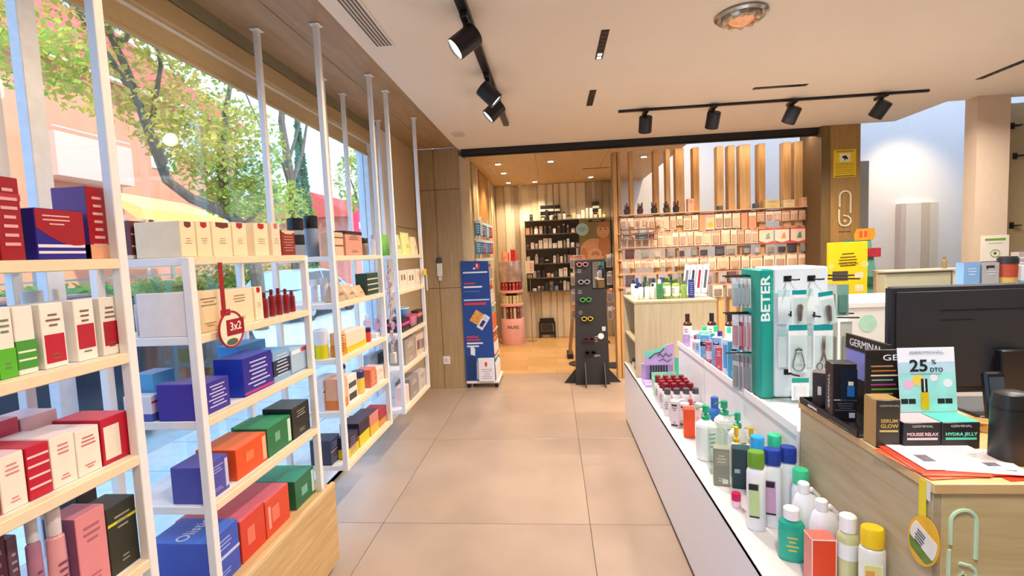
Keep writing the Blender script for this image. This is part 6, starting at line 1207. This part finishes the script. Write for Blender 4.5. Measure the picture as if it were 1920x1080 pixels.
# round pink cosmetics tower
t = thing('cosmetics_tower', 'round pink cosmetics tower lettered NUXE in the rear room', 'display stand', (-.745, 8.25, 0))
PK = M('ecb0a8', .4, var=.04)
base_ = obj('drum', MB().lathe([(.20, 0), (.205, .01), (.205, .44), (.20, .45)], 28), M('eeb4ae', .4, var=.05), t); text('lettering', 'NUXE', .075, M('4a3438', .4, var=0), base_, (.03, -.2085, .31), '-y', width=.19, bold=.01)
obj('core', MB().lathe([(.10, .45), (.10, 1.18)], 18), M('3a2428', .5, var=.1), t)
for z in (.66, .89): obj('tier', MB().lathe([(.20, z), (.205, z + .005), (.205, z + .04), (.20, z + .045)], 28), PK, t)
obj('mirror_band', MB().lathe([(.20, 1.08), (.205, 1.09), (.205, 1.42), (.20, 1.43)], 28), M('c8b0ac', .15, metal=.45, var=.25, scale=9), t)
for i, (z, hh, cols_) in enumerate(((.4505, .19, ['6c4038', 'a06c58', 'e0c8b8']), (.7055, .14, ['e8d8a8', 'd8c490', 'ecdcb0']), (.9355, .135, ['b02c3c', '983040', 'c84450']))):
    for k in range(9):
        a = PI + PI * (k + .5) / 9
        o = carton(.042, .04, hh, cols_[k % 3], ['lines2:f0e4d8'] if i != 1 else ['lines2:a89060']); at(o, -.745 + .185 * math.cos(a), 8.25 + .185 * math.sin(a), z, a + PI / 2); tag(o, '%s small carton around the %s tier of the pink tower' % (ORD[k], ['lowest', 'middle', 'red upper'][i]), 'carton')
for k in range(6):
    a = k * 1.05
    o = pouch(.09, .16 + .05 * (k % 2), .03, ['e8603c', 'f0906c', 'd83848', 'e87850', 'f0b8a0', 'c83040'][k], ['lines2:40302c', 'top:f4c0a0']); at(o, -.745 + .14 * math.cos(a), 8.25 + .14 * math.sin(a), 1.432, a + PI / 2); tag(o, ORD[k] + ' orange red pouch standing atop the pink tower', 'pouch')
t = thing('price_card', 'small white price card with pink print on a thin stem', 'card', (-.42, 8.40, 0)); obj('stem', MB().tube([(0, 0, 0), (0, 0, 1.22)], .008, 8), CHROME, t); obj('foot', MB().lathe([(.09, 0), (.09, .012)], 18), CHROME, t); obj('card', MB().cbox(-.075, -.012, 1.20, .075, -.002, 1.42, .001), M('f0e4d4', .4, var=.02), t); obj('printed_lines', bars(MB(), .0, .06, 1.23, 1.38, -.0125, 5, 6), M('c05c68', .4, var=0), t)
# dark wall unit with product shelves
t = thing('wall_unit', 'dark wall unit full of small products in the rear room', 'shelf unit', (.27, 8.73, 0))
obj('back_panel', MB().box(-.76, 0, .86, .78, .015, 2.14), M('6c675e', .5, var=.05), t)
US = [2.12, 1.88, 1.625, 1.36, 1.11, .87]
for z in US: obj('shelf', MB().cbox(-.76, -.20, z - .018, .78, 0, z, .002), M('58524a', .45, var=.05), t)
for x in (-.76, .0, .765): obj('upright', MB().box(x, -.02, .86, x + .015, 0, 2.14), M('38342e', .5, var=0), t)
r = random.Random(5); UWN = ['top', 'second', 'third', 'fourth', 'fifth', 'lowest']
pal = [['e8d8b0', 'f0d0c0', '2c2a28', 'f0ece4', 'e8c8b8', 'a8a090', 'ecdcae'], ['e8e8e4', '3c3a40', 'd8b8c0', '8c4858', 'f0f0ee', '282428', 'd8a880'], ['8c5c60', 'e4e4e4', '302e32', 'f0f0f0', '9c98a0', 'c8c8cc', '40383c'], ['9080a0', 'e8e8ec', 'f2f2f2', '403c40', 'a06878', 'c8c4c4', '2c2a2c'], ['e8dcd4', '2c2c30', 'f0f0f0', 'e8e4e8', 'c89098', '3c3c40', 'e89c60'], ['2c2c2e', '5c5a5c', 'e0e0e0', '3c3a3c', '98949c', 'c0bcc4', '242424']]
for s, z in enumerate(US):
    x = -.47 if s else -.48; n = 0
    while x < .98:
        w = r.uniform(.045, .085); h = r.uniform(.11, .18); c = r.choice(pal[s] + ['ececea', 'e4e2e4', 'f0ece6']); k = r.random()
        if x + w > 1.0: break
        if k < .45:
            o = carton(w * .95, .07, h, c, ['lines2:' + r.choice(['6c6468', 'd8d0c8'])], seed=n)
            y = 8.565
        elif k < .75: o = bottle(w * .9, h, c, r.choice(['202022', 'f0f0f0', 'c8a058'])); y = 8.60
        else: o = jar(w, h * .6, c, r.choice(['202022', 'e8e8e8', '8c6c4c'])); y = 8.60
        at(o, x + w / 2, y, z + .0006); tag(o, '%s small product from the pink tower on the %s shelf of dark wall unit' % (ORD[n], UWN[s]), o.name.split('.')[0]); n += 1; x += w + r.uniform(.004, .02)
for i, (x, z, w, h) in enumerate(((-.08, 2.29, .24, .10), (.10, 2.255, .10, .13), (.78, 2.27, .12, .14))):
    o = carton(w, .08, h, '262422', ['stripe:.2,.35,d8d8d4', 'stripe:.6,.75,d8d8d4']); at(o, x, 8.655, 2.121 if False else 2.1206, 0); tag(o, ['wide black carton with white stripes at the back of the top shelf', 'tall black carton with white stripes at the back of the top shelf', 'black carton at the far end of the top shelf'][i], 'carton')
    for q in [o]: q.scale = (1, 1, (z + h - 2.12) / h)
# baby poster
t = thing('poster', 'upright poster of a baby with a pacifier behind the eyewear stand', 'poster', (.70, 8.10, 0))
obj('leg', MB().tube([(-.1, .03, 0), (-.1, .03, 1.5)], .012, 6).tube([(.12, .03, 0), (.12, .03, 1.5)], .012, 6), DARK, t); obj('foot', MB().cbox(-.2, -.08, 0, .2, .14, .012, .003), DARK, t)
pb = obj('board', MB().cbox(-.255, 0, 1.36, .255, .012, 2.08, .002), M('8c8250', .5, var=.08, scale=5), t)
SK = M('e0a878', .5, var=.05); SK2 = M('c88450', .5, var=.08)
def ell(cx, cz, a, b, y, mat, name): obj(name, MB().prism([(cx + a * math.cos(k * PI / 10), cz + b * math.sin(k * PI / 10)) for k in range(20)], y - .001, y), mat, pb)
ell(-.02, 1.56, .225, .195, -.0002, SK, 'printed_body'); ell(.15, 1.62, .10, .17, -.0006, SK2, 'printed_arm'); ell(-.19, 1.48, .06, .12, -.0006, SK2, 'printed_arm'); ell(.135, 1.87, .105, .115, -.0010, SK, 'printed_head'); ell(.145, 1.975, .10, .05, -.0014, M('b88050', .5, var=.1), 'printed_hair')
ell(.095, 1.90, .016, .010, -.0018, M('4a3020', .5, var=0), 'printed_eye'); ell(.18, 1.90, .016, .010, -.0018, M('4a3020', .5, var=0), 'printed_eye'); ell(.14, 1.79, .042, .034, -.0018, M('c8b030', .5, var=.05), 'printed_pacifier'); ell(.14, 1.79, .022, .018, -.0022, SK, 'printed_pacifier'); ell(.14, 1.79, .010, .010, -.0026, M('c8b030', .5, var=0), 'printed_pacifier')
ell(-.205, 1.91, .105, .105, -.0016, M('b4dcd8', .5, var=.04), 'round_sticker'); obj('printed_lines', bars(MB(), -.28, -.13, 1.87, 1.95, -.003, 3, 8), M('5c98a0', .5, var=0), pb)
obj('dark_label', MB().box(-.10, -.002, 2.025, .17, 0, 2.065), M('3a342c', .5, var=0), pb); obj('printed_lines', bars(MB(), -.08, .15, 2.03, 2.06, -.0024, 1, 8), M('c8c0b0', .5, var=0), pb)
ell(.0, 1.50, .10, .085, -.0014, M('e8b890', .5, var=.05), 'printed_badge'); ell(.0, 1.49, .07, .055, -.0018, SK2, 'printed_badge'); obj('printed_lines', bars(MB(), -.06, .06, 1.44, 1.48, -.0026, 2, 3), M('f4e8d8', .5, var=0), pb)
t = thing('step_stool', 'folded black step stool against the rear room slats', 'step stool', (-.155, 8.70, 0))
obj('seat', MB().cbox(-.13, -.02, .27, .13, .02, .36, .006), BLACK, t)
for s in (-1, 1): obj('leg', MB().cbox(s * .135 - .014, -.025, 0, s * .135 + .014, .025, .30, .004), BLACK, t)
obj('crossbar', MB().cbox(-.13, -.015, .06, .13, .015, .10, .003), BLACK, t); obj('grip', MB().tube([(-.06, -.022, .33), (0, -.03, .345), (.06, -.022, .33)], .008, 6), DARK, t); obj('tread', MB().cbox(-.10, -.022, .12, .10, -.005, .25, .003), M('34343a', .4, var=.05), t)
# eyewear stand
t = thing('eyewear_stand', 'tall black cardboard eyewear column with finned foot and small mirror', 'display stand', (.415, 5.62, 0))
BC = M('2c2a2b', .5, var=.04)
obj('column', MB().add([(-.20, -.07, .0), (.19, -.07, .0), (.20, .15, .0), (-.20, .15, 0), (-.165, -.07, 1.45), (.165, -.07, 1.455), (.165, .12, 1.455), (-.165, .12, 1.45)], [(0, 3, 2, 1), (4, 5, 6, 7), (0, 1, 5, 4), (1, 2, 6, 5), (2, 3, 7, 6), (3, 0, 4, 7)]), BC, t, False)
for pts, y in (([(-.20, 0), (-.34, 0), (-.20, .17)], .02), ([(.19, 0), (.33, 0), (.19, .16)], .02)): obj('fin', MB().prism(pts, y, y + .012), BC, t)
for x in (-.09, .13):
    mb = MB().prism([(0, 0), (.15, 0), (0, .26)], -.006, .006); mb.xf(T(x, -.07, 0) @ RZ(-PI / 2)); obj('fin', mb, BC, t)
mf = obj('mirror_frame', MB().cbox(.015, -.078, 1.12, .165, -.068, 1.44, .002), BLACK, t); obj('mirror', MB().box(.025, -.0795, 1.13, .155, -.078, 1.43), M('d8d8d4', .03, metal=1., var=0), mf)
LGY = M('a8a8ac', .5, var=0)
for z in (1.33, 1.09, .85): obj('printed_text', bars(MB(), -.155, -.095, z - .025, z + .025, -.0708, 3, int(z * 100), .3).xf(T(0, -.001, 0)), LGY, t)
obj('round_sticker', MB().lathe([(.035, 0), (.035, .001)], 18).xf(T(.10, -.071, .57) @ RX(PI / 2)), M('e8e4de', .5, var=0), t); obj('printed_text', bars(MB(), .02, .07, .50, .58, -.072, 3, 4), LGY, t); obj('white_square', MB().box(.115, -.0715, .63, .155, -.0705, .68), M('c8c8c8', .5, var=.2, scale=80), t); text('lettering', 'ZIPPY', .03, M('d0d0d0', .5, var=0), t, (.05, -.0715, .34), '-y')
gl_ = [(1.405, 'd09090', 'pink'), (1.205, 'a8a4b4', 'grey lilac'), (1.00, '50b050', 'bright green'), (.78, 'd0b428', 'yellow'), (.545, '5c2428', 'dark red'), (.385, '141418', 'black')]
def glasses(col):
    m = M(col, .3, var=.02); o = link('eyeglasses', None); o.empty_display_size = .05
    for s in (-1, 1):
        obj('rim', MB().tube([(s * .034 + .026 * math.cos(a * PI / 8), 0, .022 * math.sin(a * PI / 8)) for a in range(16)], .005, 6, True), m, o); obj('temple', MB().tube([(s * .062, .0, .008), (s * .068, .02, .008), (s * .066, .026, .0)], .004, 6), m, o)
        obj('lens', MB().lathe([(.025, 0), (.025, .0008)], 16).xf(T(s * .034, .0, 0) @ RX(PI / 2) @ Matrix.Diagonal((1, .85, 1, 1))), CLEAR('c8c8c8' if col != '141418' else '303030', .1), o)
    obj('bridge', MB().tube([(-.010, 0, .006), (0, -.002, .010), (.010, 0, .006)], .004, 6), m, o); return o
for i, (z, c, d) in enumerate(gl_):
    o = glasses(c); at(o, .415 - .088 + .012 * i, 5.62 - .07 - .0325, z, .0); tag(o, '%s framed eyeglasses, %s from top of the black column' % (d, ORD[i]), 'glasses')
# wire spinner racks behind the eyewear stand
for k, (x, y, d0) in enumerate(((.33, 6.6, 'spinner rack of small packs on the entrance side behind the eyewear stand'), (.80, 6.45, 'spinner rack of small packs between eyewear stand and slats'))):
    t = thing('spinner_rack', d0, 'rack', (x, y, 0)); obj('pole', MB().tube([(0, 0, .02), (0, 0, 1.6)], .016, 8), CHROME, t); obj('foot', MB().lathe([(.17, 0), (.17, .012), (.03, .03)], 20), DARK, t)
    for z in (1.5, 1.27, 1.04, .81): obj('ring', MB().tube([(.09 * math.cos(a), .09 * math.sin(a), z) for a in [q * PI / 6 for q in range(12)]], .004, 5, True).tube([(-.09, 0, z), (.09, 0, z)], .004, 5), CHROME, t)
    for lv, z in enumerate((1.5, 1.27, 1.04, .81)):
        for j in range(3):
            a = -PI / 2 + (j - 1) * .9
            o = hang_card(.085, .16, ['d0c8c4', 'c8b8b4', 'b8b4b8', 'e0c8a8', 'd8d8d8', 'c89468'][(lv * 3 + j + k) % 6], head=['e8804c', 'e8e4e0', '9c98a8'][(lv + k) % 3], prod='blister', pcol=['8c8488', 'a8a0a4', 'c0a898'][j], d=.01, seed=j)
            o.location = (x + .10 * math.cos(a), y + .10 * math.sin(a), z - .012); o.rotation_euler = (0, 0, a + PI / 2); tag(o, '%s pack on the %s ring of the spinner %s' % (ORD[j], ORD[lv], ['on the entrance side', 'beside the slats'][k]), 'pack')
t = thing('easel', 'leaning wooden easel foot behind the black eyewear column', 'easel', (.19, 6.95, 0))
obj('leg', MB().cbox(-.02, -.012, .05, .02, .012, .75, .002).xf(RY(.10)), WOOD('c8a070', 'a88050', 'z'), t); obj('leg', MB().cbox(-.02, .25, .05, .02, .274, .75, .002).xf(RY(.10) @ RX(.1)), WOOD('c8a070', 'a88050', 'z'), t); obj('foot', MB().cbox(-.04, -.03, 0, .05, .27, .07, .004), DARK, t)
print('objects', len(D.objects), 'meshes', len(D.meshes))
